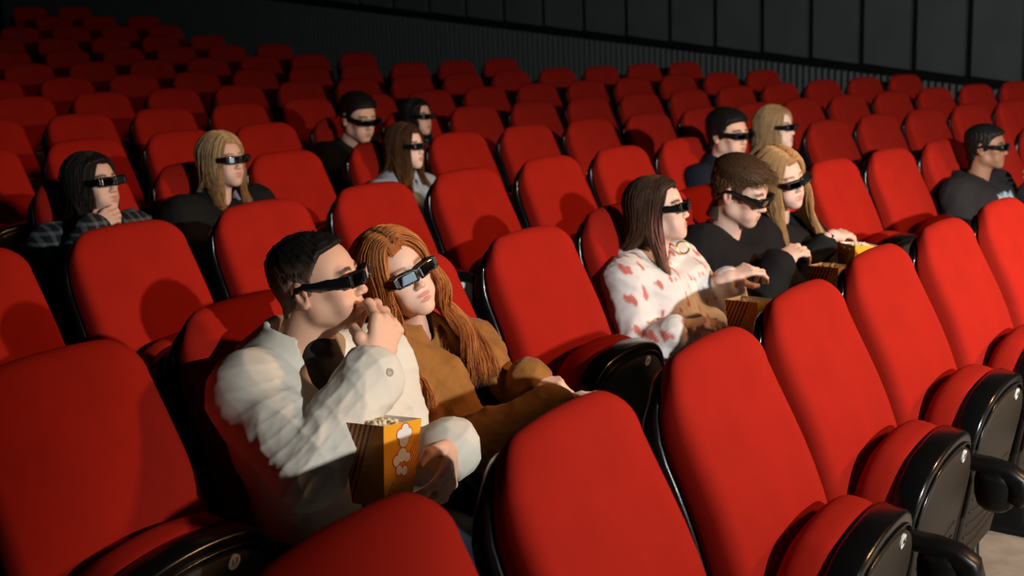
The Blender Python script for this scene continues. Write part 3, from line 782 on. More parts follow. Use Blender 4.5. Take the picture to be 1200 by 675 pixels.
def cone_clothes(V, cfg, ease, k=.045, sleeve=(.064, .054, .044), cuffs=True):
    pe, nb = np.array(cfg['pelvis']), np.array(cfg['nb']); ch = pe + (nb - pe) * .62; wa = pe + (nb - pe) * .28
    b = cfg.get('build', 1.0)
    for s in (-1, 1):
        V.path([pe + (s * .085, 0, -.01), wa + (s * .070, 0, 0), ch + (s * .082 * b, -.005, 0)], [(.098 + ease) * b, (.090 + ease) * b, (.096 + ease) * b], k)
        sh = np.array(cfg['shL'] if s > 0 else cfg['shR'])
        V.cone(ch + (s * .082 * b, 0, .03), sh, (.085 + ease) * b, .058 + ease, k)
        V.cone(sh, nb + (s * .030, .01, -.004), .052 + ease, .032 + ease, k)
        el, wr = np.array(cfg['elL' if s > 0 else 'elR']), np.array(cfg['wrL' if s > 0 else 'wrR'])
        r = [x - .012 + ease for x in sleeve]
        V.cone(sh, sh + (el - sh) * .4, r[0], r[0] * .6 + r[1] * .4, .03)
        V.cone(sh + (el - sh) * .4, el, r[0] * .6 + r[1] * .4, r[1], .008)
        u = (wr - el) / np.linalg.norm(wr - el)
        V.path([el, el + (wr - el) * .5, wr - u * cfg.get('cuff', .012)], [r[1], (r[1] + r[2]) / 2 + .002, r[2]], .008)
        if cuffs: V.cone(wr - u * (.038 + cfg.get('cuff', .012)), wr - u * cfg.get('cuff', .012), r[2] + .004, r[2] + .0045, .003)
    return pe, nb, ch
def make_person(label, i, j, cfg):
    c, a = seat_frame(i, j + DJ.get((i, j), 0)); df = DF.get((i, j), 0) * SK
    c = c + Vector((-math.sin(a), -math.cos(a), 0)) * df
    W = Matrix.Translation(c) @ Matrix.Rotation(-a, 4, 'Z')
    h = cfg.get('h', .0045); hc = np.array(cfg['head']); R = rotm(*cfg['rot']); hs = cfg.get('hs', 1.0); skin = cfg['skin']
    dflt = dict(pelvis=(hc[0] * .5, -.26, .53), nb=tuple(hc + (0, .045, -.175)))
    for k_, v_ in dflt.items(): cfg.setdefault(k_, v_)
    nb = np.array(cfg['nb']); sw = cfg.get('sw', .175)
    cfg.setdefault('shR', tuple(nb + (-sw, -.005, -.045))); cfg.setdefault('shL', tuple(nb + (sw, -.005, -.045)))
    cfg.setdefault('elR', tuple(np.array(cfg['shR']) + (-.05, -.10, -.24))); cfg.setdefault('elL', tuple(np.array(cfg['shL']) + (.05, -.10, -.24)))
    cfg.setdefault('wrR', (nb[0] - .09, -.46, .625)); cfg.setdefault('wrL', (nb[0] + .09, -.46, .625))
    # --- body: one mesh of head and neck, hands and forearms, and the hidden trunk and legs
    ne = (nb + (0, .0, -.02) - hc) @ R / hs
    hv, hq, hcol = head_mesh(h / hs, cfg.get('fem', 0), cfg.get('mouth', 0), cfg.get('wide', 1), ne, skin, cfg.get('lip', (.5, .2, .16)), cfg.get('brow', (.03, .02, .015)), cfg.get('blush', .2), cfg.get('beard', 0))
    parts = [((hv * hs) @ R.T + hc, hq, hcol, 0)]
    for s, nm in ((-1, 'R'), (1, 'L')):
        hd = cfg.get('hand' + nm, {}); wr = cfg['wr' + nm]; el = cfg['el' + nm]
        kw = dict(d=hd.get('d', (0, -1, -.1)), n=hd.get('n', (0, -.1, 1)), side=s, sc=hd.get('sc', .95), curl=hd.get('curl', (.3, .35, .4, .45)), thumb=hd.get('thumb', (.3, .2)), spread=hd.get('spread', .05))
        v, q, cc = hand_mesh(cfg.get('hh', max(.0026, h * .85)), wr, el, skin, None, **kw); parts.append((v, q, cc, 0))
    V = Vol((-.5, -.85, .0), (.5, .1, 1.15), .018)
    pe, _, ch = cone_clothes(V, cfg, -.022, cuffs=False)
    legs = []
    for s in (-1, 1):
        hip = pe + (s * .09, 0, -.01); kn = np.array(cfg.get('knee' + ('L' if s > 0 else 'R'), (pe[0] * .6 + s * .12, -.66, .50))); an = kn + (0, .06 if kn[1] < -.6 else 0, -.40); legs.append((hip, kn, an))
        V.path([hip, kn], [.075, .052], .03); V.cone(kn, an, .050, .036, .02); V.cone(an, an + (0, -.10, -.03), .034, .026, .02)
    v, q = V.mesh(); parts.append((v, q, np.tile(np.array(skin), (len(v), 1)), 0))
    body = link('person', np_mesh('person', parts, M_skin)); body.matrix_world = W
    tag(body, label, 'person', 'audience members sitting in the cinema')
    # --- trousers and shoes
    V = Vol((-.5, -.85, .0), (.5, .1, .75), .016)
    for (hip, kn, an), s in zip(legs, (-1, 1)):
        V.path([hip + (0, .03, .02), kn, an + (0, 0, -.0)], [.098, .070, .056], .03)
    V.cone(pe + (-.06, 0, 0), pe + (.06, 0, 0), .11, .11, .04)
    v, q = V.mesh(); v = v + vnormals(v, q) * folds(v, 5, .005, 30)[:, None]
    link('trousers', np_mesh('trousers', [(v, q, np.tile(np.array(cfg.get('legs', (.015, .015, .02))), (len(v), 1)), 0)], M_cloth), body)
    for hip, kn, an in legs:
        V = Vol(an - (.06, .22, .10), an + (.06, .08, .04), .008)
        V.cone(an + (0, .01, -.035), an + (0, -.13, -.045), .040, .034, .02, sq=((0, 0, 1), .85)); V.cone(an + (0, .012, .0), an + (0, .01, -.04), .040, .042, .02)
        v, q = V.mesh(); link('shoe', np_mesh('shoe', [(v, q, np.tile(np.array((.02, .02, .02)), (len(v), 1)), 0)], M_cloth), body)
    # --- top garment
    t = cfg['top']; gh = t.get('h', h * 2.4); ext = [np.array(cfg[k_]) for k_ in ('pelvis', 'nb', 'shR', 'shL', 'elR', 'elL', 'wrR', 'wrL')]
    lo = np.min(ext, 0) - .16; hi = np.max(ext, 0) + .16
    def garment(name, ease, colour, gm, seed, amp, sleeve, collar, opening, hem=None, colfn=None, k=.045):
        V = Vol(lo, hi, gh); cone_clothes(V, cfg, ease, k, sleeve)
        up = (hc - nb); up /= np.linalg.norm(up)
        fwd = np.array((0, -1, 0)) ; 
        def ring(ang, rad, hh, back=.0): return nb + np.array((math.sin(ang) * rad, -math.cos(ang) * rad * .95 + .012, 0)) + up * (hh + .02 * (1 - math.cos(ang)) * .5)
        if collar == 'shirt':
            for s in (-1, 1):
                for q_ in range(30):
                    x = .42 + (3.16 - .42) * q_ / 29; drop = .040 * max(0, 1 - (x - .42) / .55)
                    top_ = ring(s * x, .072 + .016 * max(0, 1 - x), .036 + .014 * min(x, 1.5)); out_ = ring(s * x, .118 + .012 * max(0, 1 - x), .006 - drop)
                    V.cone(top_, out_, .0065, .0075, .005); V.cone(ring(s * x, .066, -.02), top_, .008, .0065, .005)
        elif collar == 'hood':
            for s in (-1, 1):
                pts = [ring(s * x, .088, -.02 + .018 * math.sin(x)) for x in (.25, .8, 1.4, 2.0, 2.6, 3.15)]; V.path(pts, [.018, .026, .034, .042, .048, .05], .02)
                pts = [ring(s * x, .105, -.045) + np.array((0, .03, 0)) for x in (1.8, 2.4, 3.15)]; V.path(pts, [.03, .045, .05], .02)
        elif collar == 'roll':
            for s in (-1, 1): V.path([ring(s * x, .056, .022) for x in (0, .6, 1.2, 1.8, 2.4, 3.15)], [.016] * 6, .008)
        elif collar == 'high':
            for hh_, rd_ in ((.0, .064), (.022, .059), (.042, .056)):
                for s in (-1, 1): V.path([ring(s * x, rd_, hh_) for x in (0, .6, 1.2, 1.8, 2.4, 3.15)], [.017] * 6, .008)
        elif collar == 'crew':
            for s in (-1, 1): V.path([ring(s * x, .075, -.022) for x in (0, .6, 1.2, 1.8, 2.4, 3.15)], [.010] * 6, .006)
        V.cone(nb - up * .05, hc - up * .05, .052, .058, .006, 'sub')       # room for the neck
        if name == 'shirt' and cfg.get('bib'): V.path([np.array(p_) for p_ in cfg['bib']], [.044, .056, .06], .01)
        if opening:
            ow, oz = opening
            V.path([nb + (0, -.075, .03), nb * .5 + np.array(cfg['pelvis']) * .5 + (0, -.115, 0), np.array(cfg['pelvis']) + (0, -.12, .0)], [ow, ow * 1.1, ow * 1.1], .004, 'sub')
        if hem: V.rbox((0, 0, hem - .25), (.6, .8, .25), .01, .004, 'sub')
        v, q = V.mesh(); nr = vnormals(v, q)
        el = [np.array(cfg['elR']), np.array(cfg['elL'])]
        near = np.minimum(*[np.linalg.norm(v - e_, axis=1) for e_ in el]); boost = 1 + 1.0 * np.clip(1 - near / .13, 0, 1)
        dsp = folds(v, seed, amp, t.get('fs', 26)) + folds(v, seed + 1, amp * .45, t.get('fs', 26) * 2.3)
        rs_ = np.random.default_rng(seed + 5)
        for sd in 'RL':
            for p0, p1 in ((cfg['sh' + sd], cfg['el' + sd]), (cfg['el' + sd], cfg['wr' + sd])):
                p0, p1 = np.array(p0), np.array(p1); ab = p1 - p0; L_ = np.linalg.norm(ab); tt = ((v - p0) @ ab) / L_ ** 2
                dist = np.linalg.norm(v - (p0 + np.clip(tt, 0, 1)[:, None] * ab), axis=1); w_ = (1 - sstep(.075, .11, dist)) * sstep(-.1, .1, tt) * (1 - sstep(.9, 1.05, tt))
                ax_ = np.cross(ab / L_, (.3, .5, .8)); sw_ = (v - p0) @ ax_
                ph_ = tt * L_ * 32 + sw_ * 30 * rs_.uniform(-1, 1) + 2.4 * np.sin(v @ rs_.normal(0, 13, 3)) + 1.2 * np.sin(v @ rs_.normal(0, 24, 3)) + rs_.uniform(0, 6)
                dsp += w_ * amp * .8 * ((1 - np.abs(np.sin(ph_))) ** 1.6 - .35) * np.clip(.5 + .8 * np.sin(v @ rs_.normal(0, 12, 3)), 0, 1.2)
        dsp = dsp * (.25 + .75 * sstep(.11, .19, np.linalg.norm(v - nb, axis=1)))
        v = v + nr * (dsp * boost)[:, None]
        v = v.astype(np.float32)
        col = np.tile(np.array(colour, np.float32), (len(v), 1))
        if colfn: col = colfn(v, col, cfg)
        return link(name, np_mesh(name, [(v, q, col, 0)], gm), body)
    garment(t['name'], t.get('ease', .018), t['col'], t.get('mat', M_cloth), t.get('seed', 3), t.get('amp', .0035), t.get('sleeve', (.066, .056, .046)), t.get('collar', 'shirt'), t.get('open'), colfn=t.get('colfn'))
    if 'inner' in cfg:
        n_ = cfg['inner']; garment(n_['name'], n_.get('ease', .0), n_['col'], M_cloth, 8, .001, (.045, .04, .034), n_.get('collar', 'crew'), None)
    # --- hair
    hr = cfg['hair']; pieces = []
    c1, c2 = np.array(hr['col']), np.array(hr.get('col2', np.array(hr['col']) * 1.6))
    v, q = short_hair(max(h * 1.0, .003), hr.get('top', .012), hr.get('side', .004), hr.get('hl', 0), hr.get('nape', -.07), hr.get('tex', .003), hr.get('seed', 1), hr.get('rec', 0))
    cc = np.tile(c1, (len(v), 1))
    if hr.get('fade'):
        f_ = (1 - sstep(-.01, .075, v[:, 2]))[:, None] * hr['fade']; cc = cc * (1 - f_) + np.array(skin) * .42 * f_
    pieces.append(((v * hs) @ R.T + hc, q, cc, 0))
    if hr.get('tufts'):
        tv, tq, tc = tufts(hr.get('seed', 1), hr['tufts'], hr.get('len', .03), hr.get('r', .0016), hr.get('top', .012), hr.get('side', .004), R, hc, hs, c1, c2, hr.get('flow', (0, -.6, .2)), hr.get('hl', 0), hr.get('nape', -.05), hr.get('grav', .3), hr.get('rec', 0), hr.get('out', .2)); pieces.append((tv, tq, tc, 0))
    if hr.get('long'):
        kw = dict(hr['long']); n = kw.pop('n'); L = kw.pop('L')
        lv, lq, lc = long_hair(hr.get('seed', 1), n, R, hc, hs, nb, L, c1, c2, **kw); pieces.append((lv, lq, lc, 0))
    link('hair', np_mesh('hair', pieces, M_hair), body)
    HM = W @ Matrix.Translation(hc) @ Matrix([list(r_) for r_ in R]).to_4x4()
    if cfg.get('glasses', True): glasses(HM, 'black 3d glasses worn by ' + cfg['who'], hs)
    cfg['W'] = W; cfg['HM'] = HM; cfg['body'] = body
    return body
# ------------------------------------------------------------------ the audience
PALE = (.80, .52, .41); FAIR = (.77, .515, .41); TAN = (.82, .475, .325); DARKSK = (.32, .155, .09); MID = (.80, .50, .37)
def dots(cl, amt, seed, sc):
    def fn(v, col, cfg):
        r = np.random.default_rng(seed); n = np.zeros(len(v)); p = v * sc
        for k in range(6): n += np.sin(p @ r.normal(0, 1, 3) * (1 + .5 * k) + r.uniform(0, 6)) / (1 + .25 * k)
        w = sstep(amt, amt + .35, n / 2)[:, None]; return col * (1 - w) + np.array(cl) * w
    return fn
def print_front(v, col, cfg):
    c = np.array(cfg['pelvis']) * .30 + np.array(cfg['nb']) * .70; c[2] += .012
    u = (v[:, 0] - c[0] + .015) / .078; w = (v[:, 2] - c[2] - .01) / .042
    m = (np.abs(u) < 1) & (np.abs(w) < 1 - .35 * np.abs(np.sin(u * 7))) & (v[:, 1] < c[1] - .03) & (v[:, 1] > -.345)
    n = .6 + .4 * np.sin(u * 15 + 2 * np.sin(w * 6)) * np.sin(w * 8)
    return np.where(m[:, None], np.array((.55, .68, .75)) * np.clip(n, .15, 1)[:, None], col)
PEOPLE = {}
def P_(key, label, i, j, **cfg): PEOPLE[key] = cfg; make_person(label, i, j, cfg)

P_('man', 'person in a cream jacket eating popcorn from one hand and holding a striped box', 1, 1, who='the man in the cream jacket', h=.0026, hh=.0022,
   head=(-.055, -.250, 1.120), rot=(22, 9, 2), hs=.89, skin=TAN, lip=(.55, .24, .19), brow=(.015, .011, .009), mouth=.7, beard=.25,
   nb=(-.075, -.190, .962), pelvis=(-.03, -.28, .53), shR=(-.225, -.210, .920), shL=(.125, -.235, .900), build=1.03,
   elR=(-.278, -.400, .805), wrR=(-.085, -.425, .972), handR=dict(d=(.50, .08, .86), n=(-.35, -.93, .05), curl=(.80, .85, .9, .95), thumb=(.85, .7), sc=1.08),
   cuff=.030, elL=(.120, -.330, .675), wrL=(-.008, -.545, .795), handL=dict(d=(-.78, -.36, -.50), n=(.40, -.88, .10), curl=(.35, .35, .4, .45), thumb=(.25, .2), spread=.09, sc=1.0),
   kneeR=(-.14, -.66, .52), legs=(.03, .045, .07), top=dict(name='jacket', col=(.74, .71, .62), ease=.022, sleeve=(.070, .062, .052), h=.0048, amp=.0046, fs=20, seed=11, collar='shirt', open=(.055, 0)),
   bib=((-.062, -.238, .985), (-.062, -.285, .88), (-.05, -.31, .75)), inner=dict(name='shirt', col=(.030, .028, .030), collar=None, ease=.012),
   hair=dict(col=(.010, .008, .007), col2=(.03, .024, .02), top=.012, side=.003, hl=.012, rec=.018, fade=.55, tufts=900, len=.020, r=.0011, flow=(0, -.8, .25), seed=2))
P_('red', 'person with long red hair in a brown suede jacket leaning on the man in cream', 1, 2, who='the red-haired woman', h=.0026, hh=.0022,
   head=(-.222, -.155, 1.062), rot=(-20, 10, 20), hs=.88, fem=1, skin=(0.802, 0.514, 0.391), lip=(.60, .24, .20), brow=(.30, .13, .06), mouth=.45, blush=.35,
   nb=(-.125, -.115, .895), pelvis=(.0, -.29, .52), shR=(-.265, -.15, .84), shL=(.055, -.155, .815),
   elR=(-.275, -.28, .640), wrR=(-.035, -.475, .735), handR=dict(d=(.75, -.62, .05), n=(-.1, -.15, 1), curl=(.2, .25, .3, .4), thumb=(.2, .2), sc=.9),
   elL=(.155, -.22, .605), wrL=(.005, -.375, .780), handL=dict(d=(.35, -.85, -.18), n=(.1, -.35, .9), curl=(.5, .55, .65, .75), thumb=(.3, .3), sc=.9),
   legs=(.02, .02, .025), top=dict(name='jacket', col=(.36, .155, .035), mat=M_cord, ease=.016, sleeve=(.066, .058, .046), h=.0052, amp=.0048, fs=28, seed=21, collar='shirt', open=(.040, 0)),
   inner=dict(name='top', col=(.008, .008, .009), collar=None, ease=-.002),
   hair=dict(col=(.27, .075, .016), col2=(.74, .28, .075), top=.017, side=.013, hl=.014, seed=5, tufts=0, long=dict(n=3800, L=.47, wave=.017, wf=34, r=.0013, front=46, front_share=.75, vol=1.7, back_limit=-.01, part=-.01, shoulder=.30, clump=.32, bust=.06, flare=(.6, -.05))))
P_('hoodie', 'person with long brown hair in a white hoodie with red splashes', 1, 4, who='the woman in the white hoodie', h=.003, hh=.0025,
   head=(-.03, -.155, 1.055), rot=(17, 8, 0), hs=.89, fem=1, skin=FAIR, lip=(.55, .2, .2), brow=(.05, .03, .02), blush=.3,
   nb=(.0, -.115, .885), pelvis=(.0, -.28, .53), sw=.165, elL=(.235, -.275, .665), cuff=.035, wrL=(.085, -.350, .828), handL=dict(d=(.62, -.62, .30), n=(-.10, -.45, 1), curl=(.55, .65, .75, .85), thumb=(.4, .4), sc=.9),
   elR=(-.225, -.21, .63), wrR=(-.215, -.345, .725), handR=dict(d=(.60, -.78, .10), n=(-.2, -.1, 1), curl=(.3, .35, .4, .5), sc=.9),
   top=dict(name='hoodie', col=(.80, .78, .76), ease=.015, sleeve=(.072, .064, .050), h=.0065, amp=.0050, seed=31, collar='hood', colfn=dots((.66, .20, .15), .66, 4, 46)),
   hair=dict(col=(.035, .018, .011), col2=(.075, .038, .022), top=.017, side=.013, hl=.012, seed=7, long=dict(n=3000, L=.52, wave=.004, r=.0013, front=62, front_left=105, front_share=.5, tip=(.34, .18, .085), streak=(lambda s, ph, r: s < 0 and ph < 1.5 and r.uniform() < .5, (.75, .30, .26)))))
P_('guy', 'person with short brown hair in black, looking down and reaching into a popcorn box', 1, 5, who='the brown-haired man in black', h=.003, hh=.0025,
   head=(-.135, -.225, 1.070), rot=(8, -20, 4), hs=.96, skin=(0.749, 0.482, 0.374), lip=(.55, .25, .2), brow=(.10, .055, .03), blush=.5,
   nb=(-.11, -.14, .905), pelvis=(-.06, -.28, .53), shR=(-.285, -.155, .88), shL=(.075, -.18, .86), cuff=.03, elR=(-.275, -.355, .66), wrR=(-.180, -.405, .850), handR=dict(d=(.92, -.25, .22), n=(.05, -.30, 1), curl=(.35, .45, .5, .55), thumb=(.3, .3), sc=1.02),
   elL=(.13, -.30, .64), wrL=(.02, -.48, .66), top=dict(name='jacket', col=(.010, .010, .011), ease=.020, sleeve=(.074, .064, .048), h=.0085, amp=.004, seed=41, collar='roll'),
   hair=dict(col=(.045, .022, .010), col2=(.24, .13, .062), top=.024, side=.005, fade=.15, hl=-.006, nape=-.05, tex=.002, tufts=2800, len=.052, r=.0011, flow=(.15, -1.0, .10), grav=.5, out=.12, seed=9))
P_('blonde', 'person with long blonde hair and a wrist watch, leaning on the man in black', 1, 6, who='the smiling blonde woman', h=.003, hh=.0025,
   head=(-.295, -.185, 1.070), rot=(-14, -4, 14), hs=.92, fem=1, skin=(0.749, 0.492, 0.396), lip=(.62, .22, .2), brow=(.25, .15, .08), blush=.5,
   nb=(-.215, -.125, .895), pelvis=(-.06, -.28, .53), shR=(-.365, -.14, .85), shL=(-.05, -.15, .835), cuff=.05, elR=(-.40, -.27, .68), wrR=(-.25, -.38, .860), handR=dict(d=(.95, -.22, -.02), n=(.0, -.25, 1), curl=(.3, .35, .4, .45), sc=.9),
   top=dict(name='sweater', col=(.012, .012, .013), ease=.012, h=.0085, seed=51, collar='roll'),
   hair=dict(col=(.40, .21, .08), col2=(.66, .41, .19), top=.017, side=.013, hl=.012, seed=12, long=dict(n=3000, L=.48, wave=.010, r=.0014, front=46, vol=1.5, flare=(.5, .1), shoulder=.24, front_share=.6)))
P_('black', 'person with short black hair in a dark hoodie with a pale blue print', 1, 9, who='the man in the printed hoodie', h=.0042,
   head=(-.005, -.21, 1.030), rot=(10, 0, 0), hs=.88, skin=DARKSK, lip=(.16, .07, .05), brow=(.01, .008, .007),
   pelvis=(0, -.28, .52), sw=.20, elR=(-.26, -.22, .60), elL=(.25, -.26, .63), wrL=(.11, -.40, .80), handL=dict(d=(-.3, -.4, .85), n=(.3, -.8, .3), curl=(.6, .7, .8, .85)),
   top=dict(name='hoodie', col=(.022, .020, .021), ease=.024, sleeve=(.08, .07, .055), h=.010, seed=61, collar='hood', colfn=print_front),
   hair=dict(col=(.008, .007, .006), top=.020, side=.008, hl=.0, tex=.005, seed=14))
P_('plaid', 'person with long dark hair in a dark plaid jacket, hand raised to the chin', 3, 0, who='the woman in the plaid jacket', h=.0042,
   head=(-.105, -.205, 1.045), rot=(12, 7, 0), hs=.95, fem=1, skin=FAIR, lip=(.6, .25, .22), brow=(.04, .03, .02), mouth=.3,
   nb=(-.085, -.145, .875), pelvis=(-.02, -.28, .53), elR=(-.30, -.26, .71), wrR=(-.205, -.335, .905), handR=dict(d=(.88, -.05, .42), n=(-.2, -.75, .6), curl=(.45, .5, .55, .6), sc=.92),
   top=dict(name='jacket', col=(.014, .016, .018), ease=.022, sleeve=(.075, .065, .05), h=.0085, seed=71, collar='shirt', mat=M_plaid),
   hair=dict(col=(.010, .008, .007), col2=(.03, .022, .018), top=.017, side=.013, hl=.010, seed=16, long=dict(n=2000, L=.38, wave=.003, r=.0018, front=44, front_share=.35)))
P_('bob', 'person with shoulder-length blonde hair in a black jacket', 3, 1, who='the blonde woman in the black jacket', h=.0042,
   head=(-.02, -.185, 1.072), rot=(4, 3, 0), hs=.91, fem=1, skin=FAIR, lip=(.6, .25, .22), brow=(.25, .16, .09),
   pelvis=(0, -.28, .53), sw=.185, top=dict(name='jacket', col=(.011, .012, .012), ease=.026, sleeve=(.08, .07, .05), h=.0095, seed=81, collar='shirt', open=(.03, 0)), inner=dict(name='shirt', col=(.20, .20, .28), collar='shirt'),
   hair=dict(col=(.45, .29, .13), col2=(.78, .60, .34), top=.017, side=.013, hl=.012, seed=18, long=dict(n=2200, L=.30, wave=.004, r=.0018, vol=1.25, front=44, front_share=.4, tip=(.45, .23, .08))))
P_('girl', 'person with brown shoulder-length hair in a pale blue top', 3, 3, who='the girl in the pale blue top', h=.0045,
   head=(-.025, -.185, 1.036), rot=(10, 2, 0), hs=.89, fem=1, skin=(0.942, 0.663, 0.556), lip=(.6, .22, .2), brow=(.08, .05, .03), sw=.155,
   pelvis=(0, -.28, .52), top=dict(name='top', col=(.42, .50, .58), ease=.010, h=.0095, seed=91, collar='shirt', open=(.025, 0)), inner=dict(name='shirt', col=(.25, .32, .33), collar='crew'),
   hair=dict(col=(.035, .016, .009), col2=(.10, .045, .02), top=.017, side=.013, hl=.014, seed=20, long=dict(n=1300, L=.36, wave=.007, r=.0022, vol=1.2, front=40, front_share=.35, tip=(.25, .11, .03))))
P_('eman', 'person with short dark hair in black, looking down behind the girl in blue', 4, 3, who='the dark-haired man in black', h=.005,
   head=(-.115, -.27, 1.066), rot=(-4, -14, 0), hs=1.08, skin=MID, lip=(.45, .2, .16), brow=(.02, .015, .012), nb=(-.10, -.17, .90), pelvis=(-.04, -.28, .53), sw=.20,
   top=dict(name='sweater', col=(.010, .010, .010), ease=.022, h=.011, seed=101, collar='crew'),
   hair=dict(col=(.010, .008, .007), top=.022, side=.006, hl=.0, tufts=250, len=.03, r=.002, flow=(0, -.7, .3), seed=22))
P_('ewom', 'person with long dark hair and a speckled collar, behind the girl in pale blue', 4, 4, who='the dark-haired woman behind the girl in blue', h=.005,
   head=(-.11, -.165, 1.030), rot=(8, 2, 0), hs=.91, fem=1, skin=MID, lip=(.5, .2, .17), brow=(.02, .015, .012), nb=(-.10, -.11, .855), pelvis=(0, -.28, .52),
   top=dict(name='blouse', col=(.012, .012, .013), ease=.014, h=.010, seed=111, collar='shirt', colfn=dots((.7, .7, .7), .55, 6, 60)),
   hair=dict(col=(.008, .007, .006), col2=(.02, .016, .013), top=.014, side=.010, hl=.008, seed=24, long=dict(n=1000, L=.34, wave=.002, r=.0026, front=44, front_share=.3)))
P_('navy', 'person with dark hair in a navy jacket in the third row', 2, 7, who='the dark-haired man in navy', h=.0045,
   head=(.127, -.17, 1.073), rot=(-6, -3, 0), hs=1.02, skin=MID, lip=(.5, .22, .18), brow=(.015, .012, .01), pelvis=(.10, -.28, .53), sw=.19,
   top=dict(name='jacket', col=(.010, .014, .024), ease=.022, h=.010, seed=121, collar='shirt'),
   hair=dict(col=(.009, .008, .007), col2=(.025, .02, .017), top=.024, side=.012, hl=.0, nape=-.08, tufts=350, len=.04, r=.002, flow=(.5, .3, .2), seed=26))
P_('fair', 'person with long fair hair beside the man in navy, third row', 2, 8, who='the fair-haired woman beside navy jacket', h=.0045,
   head=(-.109, -.16, 1.071), rot=(8, 3, 0), hs=.97, fem=1, skin=(0.920, 0.642, 0.514), lip=(.6, .25, .2), brow=(.2, .12, .07), pelvis=(-.08, -.28, .53),
   top=dict(name='sweater', col=(.02, .02, .022), ease=.014, h=.010, seed=131, collar='crew'),
   hair=dict(col=(.33, .19, .085), col2=(.60, .40, .20), top=.017, side=.013, hl=.012, seed=28, long=dict(n=1200, L=.42, wave=.004, r=.0024, front=42, front_share=.4)))
# ------------------------------------------------------------------ popcorn boxes and small things
def carton_mat(name, base, dark, a, b, freq, c, d, e):
    """striped print: stripes fract((a*s+b*t)*freq) where c*s+d*t+e > 0 (s, t from the UV map of each wall)"""
    m = mat(name, base, .45, spec=.4); nt = m.node_tree; N, L = nt.nodes, nt.links
    uv = N.new('ShaderNodeUVMap'); sp = N.new('ShaderNodeSeparateXYZ'); L.new(uv.outputs['UV'], sp.inputs[0])
    def op(o, x, y):
        n = N.new('ShaderNodeMath'); n.operation = o
        for k, v in enumerate((x, y)):
            if v is None: continue
            if isinstance(v, (int, float)): n.inputs[k].default_value = v
            else: L.new(v, n.inputs[k])
        return n.outputs[0]
    S, T = sp.outputs[0], sp.outputs[1]
    st = op('GREATER_THAN', op('FRACT', op('MULTIPLY', op('ADD', op('MULTIPLY', S, a), op('MULTIPLY', T, b)), freq), None), .5)
    rg = op('GREATER_THAN', op('ADD', op('ADD', op('MULTIPLY', S, c), op('MULTIPLY', T, d)), e), 0.0)
    mx = N.new('ShaderNodeMix'); mx.data_type = 'RGBA'; mx.inputs[6].default_value = (*base, 1); mx.inputs[7].default_value = (*dark, 1)
    L.new(op('MULTIPLY', st, rg), mx.inputs[0]); L.new(mx.outputs[2], N['Principled BSDF'].inputs['Base Color']); return m
M_box_a = carton_mat('carton_striped', (.80, .30, .02), (.22, .02, .008), 1.0, -.75, 9, -1.0, .85, -.02)
M_box_b = carton_mat('carton_yellow', (.90, .40, .02), (.60, .10, .01), 1.0, -.9, 11, 1.0, -1.3, .15)
M_white = mat('carton_inside', (.82, .80, .76), .6)
M_redp = mat('print_red', (.65, .03, .02), .5)
M_yel = mat('lettering_yellow', (.90, .50, .06), .5)
M_pop = mat('popcorn', (.86, .78, .60), .8, tint=False, mix=((.62, .40, .14), 55, .8, (1, 1, 1)))
TH, BH, HH, TK = .056, .041, .160, .0012
def carton_corner(sx, sy, t): w = BH + (TH - BH) * t; return Vector((sx * w, sy * w, t * HH))
def make_carton():
    m = MB(); uvs = []
    def quad(a, b, c, d, mi, uv=((0, 0), (1, 0), (1, 1), (0, 1))): m.add([a, b, c, d], [(0, 1, 2, 3)], mi); uvs.extend(uv)
    cs = [(-1, -1), (1, -1), (1, 1), (-1, 1)]
    for k in range(4):
        p, q = cs[k], cs[(k + 1) % 4]
        quad(carton_corner(*p, 0), carton_corner(*q, 0), carton_corner(*q, 1), carton_corner(*p, 1), 1 if k in (0, 2) else 0)
        i = lambda c, t: carton_corner(*c, t) - Vector((c[0] * TK, c[1] * TK, 0))
        quad(i(q, .02), i(p, .02), i(p, 1), i(q, 1), 2); quad(carton_corner(*p, 1), carton_corner(*q, 1), i(q, 1), i(p, 1), 2)
    quad(*[carton_corner(*c, 0) for c in cs[::-1]], 2); quad(*[carton_corner(*c, .02) for c in cs], 2)
    me = bpy.data.meshes.new('popcorn_box'); me.from_pydata(m.v, [], m.f)
    for x in (M_box_a, M_box_b, M_white): me.materials.append(x)
    me.polygons.foreach_set('material_index', m.mi); ul = me.uv_layers.new(name='UVMap'); ul.data.foreach_set('uv', np.array(uvs, np.float32).ravel()); me.update(); return me
ME_carton = make_carton()
def face_pt(side, s, t, off):
    """point on a wall: side 'front' (-Y) or 'left' (-X, seen from outside s runs left to right)"""
    w = BH + (TH - BH) * t
    return Vector(((2 * s - 1) * w, -w - off, t * HH)) if side == 'front' else Vector((-w - off, -(2 * s - 1) * w * -1 * -1, t * HH))
def make_prints():
    red = MB(); wh = MB()
    bl = [(.55, .78, .13), (.44, .86, .09), (.66, .86, .09), (.56, .92, .09), (.52, .60, .13), (.36, .54, .10), (.68, .56, .09), (.45, .42, .09), (.62, .40, .09)]
    for (mb, grow, off) in ((red, .022, .0004), (wh, 0, .0008)):
        for k, (s, t, r) in enumerate(bl):
            ring = [face_pt('front', s + (r + grow) * math.cos(a), t + (r + grow) * .66 * math.sin(a), off + k * .00002) for a in [2 * PI * q / 20 for q in range(20)]]
            mb.add(ring, [tuple(range(20))])
    return red.mesh('print_outline', M_redp, False), wh.mesh('popcorn_print', M_white, False)
ME_pr, ME_pw = make_prints()
